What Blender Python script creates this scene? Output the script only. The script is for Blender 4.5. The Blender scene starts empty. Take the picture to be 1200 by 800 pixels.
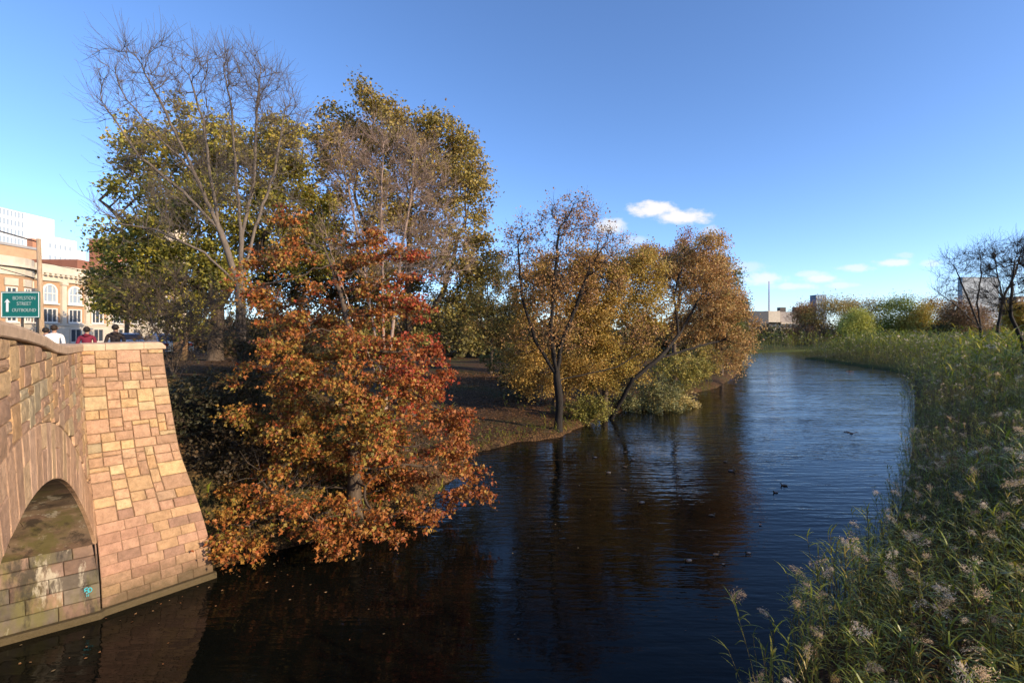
import bpy, bmesh, math, random
import numpy as np
from mathutils import Vector, Matrix
C = bpy.context.scene
COL = C.collection
F_PX, HORIZ, EYE = 567.0, 388.0, 6.0          # focal length in photo pixels, horizon row, eye height above the water

# ------------------------------------------------------------------ camera, sky, sun, exposure
cam_d = bpy.data.cameras.new('camera'); cam = bpy.data.objects.new('camera', cam_d); COL.objects.link(cam)
cam_d.sensor_width = 36.0; cam_d.lens = 36.0 * F_PX / 1200.0
cam_d.shift_y = -12.0 / 1200.0
cam_d.clip_start = 0.1; cam_d.clip_end = 9000
cam.location = (0, 0, EYE); cam.rotation_euler = (math.pi / 2, 0, 0)
C.camera = cam

SUN_AZ, SUN_EL = math.radians(118), math.radians(18.5)
SUN = Vector((math.sin(SUN_AZ) * math.cos(SUN_EL), math.cos(SUN_AZ) * math.cos(SUN_EL), math.sin(SUN_EL)))
sun_d = bpy.data.lights.new('sun', 'SUN'); sun_d.energy = 5.0; sun_d.angle = math.radians(0.5); sun_d.color = (1.0, 0.80, 0.56)
sun = bpy.data.objects.new('sun', sun_d); COL.objects.link(sun)
sun.rotation_euler = SUN.to_track_quat('Z', 'Y').to_euler()

C.view_settings.view_transform = 'Standard'; C.view_settings.look = 'None'
C.view_settings.exposure = 0.45; C.view_settings.gamma = 1.0

world = bpy.data.worlds.new('World'); C.world = world; world.use_nodes = True
def build_sky():
    nt = world.node_tree; N = nt.nodes; L = nt.links
    bg = N['Background']; bg.inputs[1].default_value = 0.10
    sky = N.new('ShaderNodeTexSky'); sky.sky_type = 'NISHITA'; sky.sun_disc = False
    sky.sun_elevation = SUN_EL; sky.sun_rotation = SUN_AZ
    sky.air_density = 0.7; sky.dust_density = 0.5; sky.ozone_density = 3.0
    hs = N.new('ShaderNodeHueSaturation'); hs.inputs['Saturation'].default_value = 1.05; hs.inputs['Value'].default_value = 2.3
    tint = N.new('ShaderNodeMix'); tint.data_type = 'RGBA'; tint.blend_type = 'MULTIPLY'; tint.inputs[0].default_value = 1; tint.inputs[7].default_value = (.97, .965, 1.03, 1)
    L.new(sky.outputs[0], tint.inputs[6]); L.new(tint.outputs[2], hs.inputs['Color'])
    # clouds: soft noisy patches fixed by direction in the sky
    tc = N.new('ShaderNodeTexCoord'); sx = N.new('ShaderNodeSeparateXYZ'); L.new(tc.outputs['Generated'], sx.inputs[0])
    def m(op, a, b=None, clamp=False):
        n = N.new('ShaderNodeMath'); n.operation = op; n.use_clamp = clamp
        for i, v in enumerate((a, b)):
            if v is None: continue
            if isinstance(v, (int, float)): n.inputs[i].default_value = v
            else: L.new(v, n.inputs[i])
        return n.outputs[0]
    ypos = m('MAXIMUM', sx.outputs[1], 0.05)
    u = m('DIVIDE', sx.outputs[0], ypos); v = m('DIVIDE', sx.outputs[2], ypos)
    cb = N.new('ShaderNodeCombineXYZ'); L.new(u, cb.inputs[0]); L.new(v, cb.inputs[1])
    no = N.new('ShaderNodeTexNoise'); no.inputs['Scale'].default_value = 26; no.inputs['Detail'].default_value = 6; no.inputs['Roughness'].default_value = 0.62
    mp = N.new('ShaderNodeMapping'); mp.inputs['Scale'].default_value = (1, 1.7, 1); L.new(cb.outputs[0], mp.inputs[0]); L.new(mp.outputs[0], no.inputs['Vector'])
    nz = m('MULTIPLY', m('SUBTRACT', no.outputs[0], 0.5), 1.9)
    total = None
    clouds = [(768, 245, 34, 10, 1), (800, 254, 36, 10, 1), (716, 265, 22, 10, .9), (742, 282, 20, 6, .4), (834, 270, 13, 6, .4),
              (897, 327, 30, 8, .7), (962, 327, 26, 6, .75), (930, 335, 34, 5, .6), (985, 334, 24, 4, .5), (875, 313, 30, 7, .35), (1048, 308, 24, 5, .75), (1003, 314, 22, 5, .6),
              (1060, 299, 14, 4, .3), (1090, 309, 14, 5, .4), (950, 322, 20, 5, .5)]
    for px, py, rx, ry, amt in clouds:
        cu, cv = (px - 600) / F_PX, (HORIZ - py) / F_PX
        a = m('DIVIDE', m('SUBTRACT', u, cu), rx / F_PX); b = m('DIVIDE', m('SUBTRACT', v, cv), ry / F_PX)
        r = m('SQRT', m('ADD', m('MULTIPLY', a, a), m('MULTIPLY', b, b)))
        r = m('ADD', r, nz)
        mr = N.new('ShaderNodeMapRange'); mr.interpolation_type = 'SMOOTHSTEP'
        mr.inputs['From Min'].default_value = 1.15; mr.inputs['From Max'].default_value = 0.35; mr.inputs['To Max'].default_value = amt
        L.new(r, mr.inputs['Value'])
        total = mr.outputs[0] if total is None else m('MAXIMUM', total, mr.outputs[0])
    total = m('MULTIPLY', total, m('GREATER_THAN', sx.outputs[1], 0.06))
    mix = N.new('ShaderNodeMix'); mix.data_type = 'RGBA'
    L.new(total, mix.inputs['Factor']); L.new(hs.outputs[0], mix.inputs[6]); mix.inputs[7].default_value = (7.6, 7.4, 7.5, 1)
    L.new(mix.outputs[2], bg.inputs[0])
build_sky()

# ------------------------------------------------------------------ helpers
rng = np.random.default_rng(7); random.seed(7)
def at(px, py, d): return Vector(((px - 600) / F_PX * d, d, EYE - (py - HORIZ) / F_PX * d))
def up(v): v = np.asarray(v, float); return v / np.maximum(np.linalg.norm(v, axis=-1, keepdims=True), 1e-9)
def sstep(a, b, x): t = np.clip((x - a) / (b - a), 0, 1); return t * t * (3 - 2 * t)

class NB:
    """gathers vertices, polygons and per-vertex colours; build() links ONE mesh object"""
    def __init__(s): s.V = []; s.F = []; s.K = []; s.n = 0
    def add(s, V, Fs, col=None, mat=0):
        V = np.asarray(V, np.float32).reshape(-1, 3)
        if not isinstance(Fs, list): Fs = [Fs]
        for Fa in Fs:
            Fa = np.asarray(Fa, np.int64)
            if Fa.size: s.F.append((Fa + s.n, mat))
        s.V.append(V)
        k = np.ones((len(V), 4), np.float32)
        if col is not None: k[:, :3] = col
        s.K.append(k); s.n += len(V)
    def mesh(s, name, mats, smooth=False):
        me = bpy.data.meshes.new(name)
        V = np.concatenate(s.V); K = np.concatenate(s.K)
        lt = np.concatenate([np.full(len(f), f.shape[1], np.int32) for f, _ in s.F])
        mi = np.concatenate([np.full(len(f), m_, np.int32) for f, m_ in s.F])
        lv = np.concatenate([f.ravel() for f, _ in s.F]).astype(np.int32)
        me.vertices.add(len(V)); me.vertices.foreach_set('co', V.ravel())
        me.loops.add(len(lv)); me.loops.foreach_set('vertex_index', lv)
        me.polygons.add(len(lt))
        ls = np.concatenate([[0], np.cumsum(lt)[:-1]]).astype(np.int32)
        me.polygons.foreach_set('loop_start', ls); me.polygons.foreach_set('loop_total', lt)
        me.polygons.foreach_set('material_index', mi)
        me.polygons.foreach_set('use_smooth', np.full(len(lt), bool(smooth)))
        a = me.color_attributes.new('Col', 'FLOAT_COLOR', 'POINT'); a.data.foreach_set('color', K.ravel())
        for m_ in (mats if isinstance(mats, (list, tuple)) else [mats]): me.materials.append(m_)
        me.update(calc_edges=True)
        return me
    def build(s, name, mats, parent=None, smooth=False):
        return link(name, s.mesh(name, mats, smooth), parent)
    # simple solids
    def box(s, c, h, R=None, col=None, mat=0):
        q = np.array([[x, y, z] for x in (-1, 1) for y in (-1, 1) for z in (-1, 1)], float) * np.asarray(h, float)
        if R is not None: q = q @ np.asarray(R, float).T
        s.add(q + np.asarray(c, float), np.array([[0, 1, 3, 2], [4, 6, 7, 5], [0, 4, 5, 1], [2, 3, 7, 6], [0, 2, 6, 4], [1, 5, 7, 3]]), col, mat)
    def tube(s, P, r, sides=6, col=None, mat=0, cap=True):
        P = np.asarray(P, float); n = len(P); r = np.broadcast_to(np.asarray(r, float), (n,))
        d = up(np.gradient(P, axis=0))
        a = np.cross(d, np.array([.13, .97, .2])); bad = np.linalg.norm(a, axis=1) < .15
        a[bad] = np.cross(d[bad], np.array([1, 0, .1])); a = up(a); b = np.cross(d, a)
        t = np.arange(sides) * 2 * np.pi / sides
        V = P[:, None] + r[:, None, None] * (a[:, None] * np.cos(t)[None, :, None] + b[:, None] * np.sin(t)[None, :, None])
        i = np.arange(n - 1)[:, None] * sides; j = np.arange(sides)[None]; j2 = (j + 1) % sides
        Fq = np.stack([i + j, i + j2, i + sides + j2, i + sides + j], -1).reshape(-1, 4)
        Fs = [Fq]
        if cap: Fs += [np.arange(sides)[None, ::-1], (np.arange(sides) + (n - 1) * sides)[None]]
        s.add(V.reshape(-1, 3), Fs, col, mat)
    def prism(s, O, a, n, outline, d0, d1, col=None, mat=0):
        """polygon outline in the (a, z) plane at O, extruded along n from d0 to d1"""
        O, a, n = (np.asarray(q, float) for q in (O, a, n)); o = np.asarray(outline, float); k = len(o)
        B = O + a * o[:, :1] + np.array([0, 0, 1.]) * o[:, 1:]
        V = np.concatenate([B + n * d0, B + n * d1]); i = np.arange(k); j = (i + 1) % k
        s.add(V, [np.stack([i, j, j + k, i + k], 1), i[None, ::-1], (i + k)[None]], col, mat)

def link(name, data, parent=None):
    o = bpy.data.objects.new(name, data); COL.objects.link(o)
    if parent is not None: o.parent = parent
    return o
def tag(o, label=None, cat=None, group=None, kind=None):
    if label: o['label'] = label
    if cat: o['category'] = cat
    if group: o['group'] = group
    if kind: o['kind'] = kind
    return o
def thing(name, label, cat, loc=(0, 0, 0), group=None, rz=0):
    o = bpy.data.objects.new(name, None); COL.objects.link(o); o.location = loc; o.rotation_euler = (0, 0, rz); o.empty_display_size = .3
    return tag(o, label, cat, group)
def copy_tree(o, parent=None):
    c = o.copy(); COL.objects.link(c); c.parent = parent
    for ch in list(o.children): copy_tree(ch, c)
    return c

# ------------------------------------------------------------------ materials
def mat(name, color=None, rough=.7, noise=None, bump=0, metallic=0, trans=0, attr=False, spec=.3, scale=None, coord='Object', noise_amt=.5):
    m = bpy.data.materials.new(name); m.use_nodes = True; nt = m.node_tree; N = nt.nodes; L = nt.links
    p = N['Principled BSDF']; p.inputs['Roughness'].default_value = rough; p.inputs['Metallic'].default_value = metallic
    p.inputs['Specular IOR Level'].default_value = spec
    src = None
    if attr:
        at_ = N.new('ShaderNodeAttribute'); at_.attribute_name = 'Col'; src = at_.outputs['Color']
    elif color is not None: p.inputs['Base Color'].default_value = (*color, 1)
    if noise:
        tc = N.new('ShaderNodeTexCoord'); no = N.new('ShaderNodeTexNoise'); no.inputs['Scale'].default_value = noise; no.inputs['Detail'].default_value = 6; no.inputs['Roughness'].default_value = .65
        vec = tc.outputs[coord]
        if scale:
            mp = N.new('ShaderNodeMapping'); mp.inputs['Scale'].default_value = scale; L.new(vec, mp.inputs[0]); vec = mp.outputs[0]
        L.new(vec, no.inputs['Vector'])
        mr = N.new('ShaderNodeMapRange'); mr.inputs['From Min'].default_value = .25; mr.inputs['From Max'].default_value = .75
        mr.inputs['To Min'].default_value = 1 - noise_amt; mr.inputs['To Max'].default_value = 1 + noise_amt; L.new(no.outputs[0], mr.inputs[0])
        mx = N.new('ShaderNodeMix'); mx.data_type = 'RGBA'; mx.blend_type = 'MULTIPLY'; mx.inputs[0].default_value = 1
        if src is not None: L.new(src, mx.inputs[6])
        else: mx.inputs[6].default_value = (*color, 1)
        L.new(mr.outputs[0], mx.inputs[7]); src = mx.outputs[2]
        if bump:
            b = N.new('ShaderNodeBump'); b.inputs['Strength'].default_value = bump; b.inputs['Distance'].default_value = .03
            L.new(no.outputs[0], b.inputs['Height']); L.new(b.outputs[0], p.inputs['Normal'])
    if src is not None: L.new(src, p.inputs['Base Color'])
    if trans:
        t = N.new('ShaderNodeBsdfTranslucent'); ms = N.new('ShaderNodeMixShader'); ms.inputs[0].default_value = trans
        if src is not None: L.new(src, t.inputs[0])
        else: t.inputs[0].default_value = (*color, 1)
        L.new(p.outputs[0], ms.inputs[1]); L.new(t.outputs[0], ms.inputs[2]); L.new(ms.outputs[0], N['Material Output'].inputs[0])
    return m
M_LEAF = mat('leaf', attr=True, rough=.55, trans=.3, spec=.35)
M_REED = mat('reed_leaf', attr=True, rough=.42, trans=.4, spec=.5)
M_PLUME = mat('reed_plume', attr=True, rough=.9, trans=.5, spec=.1)
M_BARK_GREY = mat('grey_bark', (.135, .108, .085), .9, noise=9, bump=.5, scale=(1, 1, .25))
M_BARK_PINK = mat('pinkish_bark', (.31, .22, .17), .9, noise=9, bump=.3)
M_BARK_DARK = mat('dark_bark', (.020, .016, .013), .9, noise=9, bump=.6, scale=(1, 1, .25))
M_BARK_BROWN = mat('brown_bark', (.09, .065, .045), .9, noise=9, bump=.5, scale=(1, 1, .25))
def stone_mat():
    m = mat('sandstone', attr=True, rough=.9, noise=7, bump=1.0, spec=.15, noise_amt=.3)
    nt = m.node_tree; N = nt.nodes; L = nt.links; p = N['Principled BSDF']; src = p.inputs['Base Color'].links[0].from_socket; b0 = p.inputs['Normal'].links[0].from_socket
    tc = N.new('ShaderNodeTexCoord')
    def nz(scale, sc, det, lo, hi, to):
        mp = N.new('ShaderNodeMapping'); mp.inputs['Scale'].default_value = sc; L.new(tc.outputs['Object'], mp.inputs[0])
        no = N.new('ShaderNodeTexNoise'); no.inputs['Scale'].default_value = scale; no.inputs['Detail'].default_value = det; no.inputs['Roughness'].default_value = .7; L.new(mp.outputs[0], no.inputs[0])
        mr = N.new('ShaderNodeMapRange'); mr.inputs[1].default_value = lo; mr.inputs[2].default_value = hi; mr.inputs[4].default_value = to; L.new(no.outputs[0], mr.inputs[0]); return no.outputs[0], mr.outputs[0]
    _, speck = nz(42, (1, 1, 1), 3, .58, .72, .55); _, streak = nz(1.4, (1.5, 1.5, .35), 5, .54, .70, .5)
    sx = N.new('ShaderNodeSeparateXYZ'); L.new(tc.outputs['Object'], sx.inputs[0])
    n3, _ = nz(2.3, (1, 1, 1), 5, 0, 1, 1)
    zz = N.new('ShaderNodeMath'); zz.operation = 'MULTIPLY_ADD'; L.new(n3, zz.inputs[0]); zz.inputs[1].default_value = -1.1; L.new(sx.outputs[2], zz.inputs[2])
    damp = N.new('ShaderNodeMapRange'); damp.inputs[1].default_value = .25; damp.inputs[2].default_value = -.35; damp.inputs[4].default_value = .75; L.new(zz.outputs[0], damp.inputs[0])
    col = src
    for f, c in ((speck, (.10, .07, .045, 1)), (streak, (.17, .115, .07, 1)), (damp.outputs[0], (.07, .06, .03, 1))):
        mx = N.new('ShaderNodeMix'); mx.data_type = 'RGBA'; L.new(f, mx.inputs[0]); L.new(col, mx.inputs[6]); mx.inputs[7].default_value = c; col = mx.outputs[2]
    L.new(col, p.inputs['Base Color'])
    nf, _ = nz(26, (1, 1, 1), 5, 0, 1, 1)
    b = N.new('ShaderNodeBump'); b.inputs['Strength'].default_value = .9; b.inputs['Distance'].default_value = .014; L.new(nf, b.inputs['Height']); L.new(b0, b.inputs['Normal']); L.new(b.outputs[0], p.inputs['Normal'])
    return m
M_STONE = stone_mat()
M_COPING = mat('coping_stone', (.47, .33, .215), .85, noise=6, bump=.35, spec=.2, noise_amt=.25)
M_MORTAR = mat('mortar', (.175, .118, .072), .95, noise=14, bump=.3, spec=.1)
M_GENERIC = mat('painted', attr=True, rough=.6, spec=.3)
M_WALLC = mat('masonry', attr=True, rough=.85, noise=1.3, spec=.15, noise_amt=.14)
M_GLASS = mat('window_glass', (.045, .055, .07), .12, spec=.6)
M_GLASS_B = mat('bright_glass', (.30, .36, .42), .12, spec=.6)
M_METAL = mat('dark_metal', (.03, .03, .032), .4, metallic=.6)
M_ASPHALT = mat('asphalt', (.05, .05, .052), .9, noise=3, bump=.2)

def wet_vault_mat():
    """old stone under the arch: damp streaks, white lime runs, green algae and dark soot"""
    m = mat('stained_stone', attr=True, rough=.7, noise=2.2, bump=.35, spec=.35, noise_amt=.6)
    nt = m.node_tree; N = nt.nodes; L = nt.links; p = N['Principled BSDF']
    src = p.inputs['Base Color'].links[0].from_socket
    tc = N.new('ShaderNodeTexCoord'); col = src
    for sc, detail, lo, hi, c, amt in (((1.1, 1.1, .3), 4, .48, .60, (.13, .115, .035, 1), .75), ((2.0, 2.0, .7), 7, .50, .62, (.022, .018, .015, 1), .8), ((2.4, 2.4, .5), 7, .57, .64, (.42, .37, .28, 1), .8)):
        mp = N.new('ShaderNodeMapping'); mp.inputs['Scale'].default_value = sc; mp.inputs['Location'].default_value = (sc[2] * 17, 3, 5); L.new(tc.outputs['Object'], mp.inputs[0])
        no = N.new('ShaderNodeTexNoise'); no.inputs['Scale'].default_value = 1.3; no.inputs['Detail'].default_value = detail; no.inputs['Roughness'].default_value = .7; L.new(mp.outputs[0], no.inputs[0])
        mr = N.new('ShaderNodeMapRange'); mr.inputs[1].default_value = lo; mr.inputs[2].default_value = hi; mr.inputs[4].default_value = amt; L.new(no.outputs[0], mr.inputs[0])
        mx = N.new('ShaderNodeMix'); mx.data_type = 'RGBA'; L.new(mr.outputs[0], mx.inputs[0]); L.new(col, mx.inputs[6]); mx.inputs[7].default_value = c; col = mx.outputs[2]
    L.new(col, p.inputs['Base Color'])
    return m
M_VAULT = wet_vault_mat()

def water_mat():
    m = bpy.data.materials.new('river_water'); m.use_nodes = True; nt = m.node_tree; N = nt.nodes; L = nt.links
    p = N['Principled BSDF']; p.inputs['Base Color'].default_value = (.0035, .004, .003, 1); p.inputs['Roughness'].default_value = .03; p.inputs['IOR'].default_value = 1.333
    p.inputs['Specular IOR Level'].default_value = .22
    tc = N.new('ShaderNodeTexCoord')
    def noise(rot, sc, scale, det, dist=0.0):
        mp = N.new('ShaderNodeMapping'); mp.inputs['Rotation'].default_value = (0, 0, math.radians(rot)); mp.inputs['Scale'].default_value = sc
        L.new(tc.outputs['Object'], mp.inputs[0])
        no = N.new('ShaderNodeTexNoise'); no.inputs['Scale'].default_value = scale; no.inputs['Detail'].default_value = det; no.inputs['Distortion'].default_value = dist
        L.new(mp.outputs[0], no.inputs['Vector']); return no.outputs[0]
    n1 = noise(22, (.16, 1, 1), 3.6, 2, .25)       # long low ripples
    n2 = noise(-14, (.55, 1, 1), 6.5, 2)          # short crossing ripples
    n3 = noise(8, (.4, 1, 1), .35, 2)             # calm and ruffled patches
    mr = N.new('ShaderNodeMapRange'); mr.inputs[1].default_value = .35; mr.inputs[2].default_value = .7; mr.inputs[3].default_value = .35; mr.inputs[4].default_value = 1.15; L.new(n3, mr.inputs[0])
    ad = N.new('ShaderNodeMath'); ad.operation = 'MULTIPLY_ADD'; L.new(n2, ad.inputs[0]); ad.inputs[1].default_value = .28; L.new(n1, ad.inputs[2])
    sy = N.new('ShaderNodeSeparateXYZ'); L.new(tc.outputs['Object'], sy.inputs[0])
    lee = N.new('ShaderNodeMapRange'); lee.inputs[1].default_value = 7; lee.inputs[2].default_value = 24; lee.inputs[3].default_value = .22; lee.inputs[4].default_value = 1.0; L.new(sy.outputs[1], lee.inputs[0])
    m2 = N.new('ShaderNodeMath'); m2.operation = 'MULTIPLY'; L.new(mr.outputs[0], m2.inputs[0]); L.new(lee.outputs[0], m2.inputs[1])
    mu = N.new('ShaderNodeMath'); mu.operation = 'MULTIPLY'; L.new(ad.outputs[0], mu.inputs[0]); L.new(m2.outputs[0], mu.inputs[1])
    b = N.new('ShaderNodeBump'); b.inputs['Strength'].default_value = 1.0; b.inputs['Distance'].default_value = .05
    L.new(mu.outputs[0], b.inputs['Height']); L.new(b.outputs[0], p.inputs['Normal'])
    return m
M_WATER = water_mat()

def ground_mat():
    """leaf litter and trodden earth, grass showing through in places"""
    m = bpy.data.materials.new('leaf_litter'); m.use_nodes = True; nt = m.node_tree; N = nt.nodes; L = nt.links
    p = N['Principled BSDF']; p.inputs['Roughness'].default_value = .95; p.inputs['Specular IOR Level'].default_value = .1
    tc = N.new('ShaderNodeTexCoord')
    vo = N.new('ShaderNodeTexVoronoi'); vo.inputs['Scale'].default_value = 15; L.new(tc.outputs['Object'], vo.inputs['Vector'])
    r1 = N.new('ShaderNodeValToRGB'); L.new(vo.outputs['Color'], r1.inputs[0])
    e = r1.color_ramp.elements; e[0].position = .15; e[0].color = (.03, .019, .011, 1); e[1].position = .85; e[1].color = (.16, .088, .038, 1)
    x = e.new(.5); x.color = (.07, .04, .02, 1)
    no = N.new('ShaderNodeTexNoise'); no.inputs['Scale'].default_value = .16; no.inputs['Detail'].default_value = 7; L.new(tc.outputs['Object'], no.inputs['Vector'])
    mr = N.new('ShaderNodeMapRange'); mr.inputs[1].default_value = .52; mr.inputs[2].default_value = .64; L.new(no.outputs[0], mr.inputs[0])
    at_ = N.new('ShaderNodeAttribute'); at_.attribute_name = 'Col'
    mg = N.new('ShaderNodeMath'); mg.operation = 'MULTIPLY_ADD'; L.new(mr.outputs[0], mg.inputs[0]); mg.inputs[1].default_value = .45; L.new(at_.outputs['Fac'], mg.inputs[2]); mg.use_clamp = True
    mx = N.new('ShaderNodeMix'); mx.data_type = 'RGBA'; L.new(mg.outputs[0], mx.inputs[0]); L.new(r1.outputs[0], mx.inputs[6]); mx.inputs[7].default_value = (.06, .075, .02, 1)
    L.new(mx.outputs[2], p.inputs['Base Color'])
    b = N.new('ShaderNodeBump'); b.inputs['Strength'].default_value = .8; b.inputs['Distance'].default_value = .05; L.new(vo.outputs['Distance'], b.inputs['Height']); L.new(b.outputs[0], p.inputs['Normal'])
    return m
M_GROUND = ground_mat()

# ------------------------------------------------------------------ lie of the land
LC0, LC1 = np.array([-8.68, 10.25]), np.array([-9.80, 11.0])       # corner of bridge face and wing wall: at the water, at the coping
RC0, RC1 = np.array([-7.30, 11.85]), np.array([-8.73, 12.07])      # free end of the wing wall
TOPZ = 5.60
SD = np.array([.604, -.797])                                       # along the bridge face, towards the camera
NF = np.array([.797, .604])                                        # outward normal of the bridge face (downstream)
NW = np.array([.7071, -.7071])                                     # outward normal of the wing wall
WING = np.array([.7071, .7071])
RIVER = np.array([(-25, -2.6), (-9.3, 10.0), (-8.6, 11.2), (-7.7, 12.2), (-7.0, 12.9), (-5.6, 13.9), (-4.2, 15.0), (-2.9, 17), (-2.4, 20), (-2.0, 23.6), (0.2, 26.2), (2.4, 27.2), (5.9, 33), (11.6, 41),
                  (21.5, 51), (30, 65), (42, 90), (50, 106), (62, 131), (90, 147), (140, 158), (140, 128), (80, 117), (64, 106), (61, 90), (56, 69), (40, 48), (27.5, 33), (15.6, 19), (10.6, 13.6),
                  (7.4, 10.6), (4.3, 7.8), (3.0, 6), (2.0, 4.6), (.6, 2.6), (-1.8, .7), (-14, -10)], float)
def river_dist(P):
    """signed distance to the river's edge, positive on land"""
    P = np.asarray(P, float).reshape(-1, 2); A = RIVER; B = np.roll(RIVER, -1, 0)
    best = np.full(len(P), 1e9); ins = np.zeros(len(P), bool)
    for a, b in zip(A, B):
        e = b - a; w = P - a; t = np.clip((w @ e) / (e @ e), 0, 1)
        best = np.minimum(best, np.hypot(*(w - t[:, None] * e).T))
        c = ((a[1] > P[:, 1]) != (b[1] > P[:, 1]))
        with np.errstate(divide='ignore', invalid='ignore'):
            xc = (b[0] - a[0]) * (P[:, 1] - a[1]) / (b[1] - a[1]) + a[0]
        ins ^= c & (P[:, 0] < xc)
    return np.where(ins, -best, best)
def land(P):
    P = np.asarray(P, float).reshape(-1, 2); d = river_dist(P)
    d = d + .22 * np.sin(P[:, 0] * 2.3 + 2 * np.sin(P[:, 1] * 1.1)) * np.sin(P[:, 1] * 1.7 + .6 * P[:, 0]) * (P[:, 0] < .35 * P[:, 1]) * (np.abs(d) < 3)
    ax = np.array([-14.6, 7.4]); q = P - ax
    along = q @ (-SD); across = q @ (-NF)                             # across > 0: away from the river side
    left = (P[:, 0] < 20) & (P[:, 1] > -40) & (P @ np.array([-.8, .6]) > 0)
    road = sstep(-17.5, -10.5, across) * left
    base = .35 + .75 * sstep(.5, 14, d) + .35 * np.sin(P[:, 0] * .31 + 1.3 * np.sin(P[:, 1] * .17)) * sstep(2, 12, d) * .5
    h = base + (4.4 - base) * road
    h = np.where(d > 0, np.minimum(h, .06 + np.maximum(d, 0) * .75), np.maximum(-1.2, d * .9))
    return h
def ground_z(x, y): return float(land([(x, y)])[0])

def build_ground():
    xs = np.concatenate([[-4000, -2000, -1000, -500], np.arange(-300, -60, 12), np.arange(-60, -30, 1.5), np.arange(-30, 40, .55), np.arange(40, 110, 1.5), np.arange(110, 300, 12), [340, 500, 1000, 2000, 4000]])
    ys = np.concatenate([[-2000, -500, -150], np.arange(-80, -8, 6), np.arange(-8, 50, .55), np.arange(50, 175, 1.5), np.arange(175, 500, 25), [600, 1000, 2000, 4500]])
    X, Y = np.meshgrid(xs, ys); P = np.stack([X.ravel(), Y.ravel()], 1); Z = land(P)
    nx, ny = len(xs), len(ys); i = np.arange(nx - 1)[None] + np.arange(ny - 1)[:, None] * nx
    Fq = np.stack([i, i + 1, i + nx + 1, i + nx], -1).reshape(-1, 4)
    green = np.clip(sstep(20, 40, P[:, 0] - P[:, 1] * .3) * .8 + sstep(80, 140, P[:, 1]) * .8, 0, .9)
    nb = NB(); nb.add(np.column_stack([P, Z]), Fq, np.repeat(green[:, None], 3, 1)); o = nb.build('ground', M_GROUND, smooth=True); tag(o, kind='structure')
    nb = NB(); nb.add([(-60, -60, 0), (220, -60, 0), (220, 260, 0), (-60, 260, 0)], np.array([[0, 1, 2, 3]])); o = nb.build('river_water', M_WATER); tag(o, kind='structure')
    # street behind the bridge
    ax = np.array([-14.6, 7.4]); nb = NB()
    for a0, a1, c0, c1, z in ((-30, 64, -4.2, 6, 4.404), ):
        q = [ax - SD * a + (-NF) * c for a, c in ((a0, c0), (a1, c0), (a1, c1), (a0, c1))]
        nb.add([(*p_, z) for p_ in q], np.array([[0, 1, 2, 3]]))
    tag(nb.build('street', M_ASPHALT), kind='structure')
build_ground()

# ------------------------------------------------------------------ stone bridge
_fz = np.linspace(-2, 9, 441); _ft = np.interp(_fz, [-2, 0, .5, 1.1, 1.95, 3.0, 4.58, 5.6, 9], [-.02, 0, .04, .125, .337, .66, .88, 1, 1.02])
_fk = np.exp(-np.linspace(-2.2, 2.2, 57) ** 2); _ft = np.convolve(np.pad(_ft, 28, mode='edge'), _fk / _fk.sum(), 'valid')
def flare(z): return np.interp(z, _fz, _ft)
def corner(z): t = flare(z)[..., None]; return LC0 * (1 - t) + LC1 * t
def wing_end(z): t = flare(z)[..., None]; return RC0 * (1 - t) + RC1 * t
def face_p(s, z, out=0.0):
    s, z, out = np.broadcast_arrays(np.asarray(s, float), np.asarray(z, float), np.asarray(out, float))
    p = corner(z) + s[..., None] * SD + out[..., None] * NF
    return np.concatenate([p, z[..., None]], -1)
def wing_p(u, z, out=0.0):
    u, z, out = np.broadcast_arrays(np.asarray(u, float), np.asarray(z, float), np.asarray(out, float))
    p = corner(z) * (1 - u[..., None]) + wing_end(z) * u[..., None] + out[..., None] * NW
    return np.concatenate([p, z[..., None]], -1)
ARC_S, ARC_R, ARC_Z = 6.4, 8.94, -4.94
def intrados(s): return np.where(np.abs(s - ARC_S) < 6.22, ARC_Z + np.sqrt(np.maximum(ARC_R ** 2 - (s - ARC_S) ** 2, 0)), 0)
def extrados(s): return np.where(np.abs(s - ARC_S) < 7.0, ARC_Z + np.sqrt(np.maximum((ARC_R + .80) ** 2 - (s - ARC_S) ** 2, 0)), 0)
def cope_top(s): return np.interp(s, [-3, 0, 2.9, 4.2, 5.15, 6.6, 7.7, 10, 14, 22], [5.71, 5.71, 5.75, 5.83, 5.94, 6.05, 6.11, 6.2, 6.2, 5.8]) 
PAL = np.array([(.40, .235, .145), (.43, .275, .145), (.48, .315, .15), (.36, .21, .14), (.48, .36, .20), (.35, .30, .185), (.42, .235, .10), (.33, .19, .125), (.40, .26, .17), (.44, .26, .125)])
PAL = (PAL * .62 + np.array((.41, .262, .15)) * .38) * (.99, 1.01, 1.02)
PW = np.array([.2, .15, .11, .16, .06, .05, .06, .10, .07, .04]); PW = PW / PW.sum()
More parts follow.
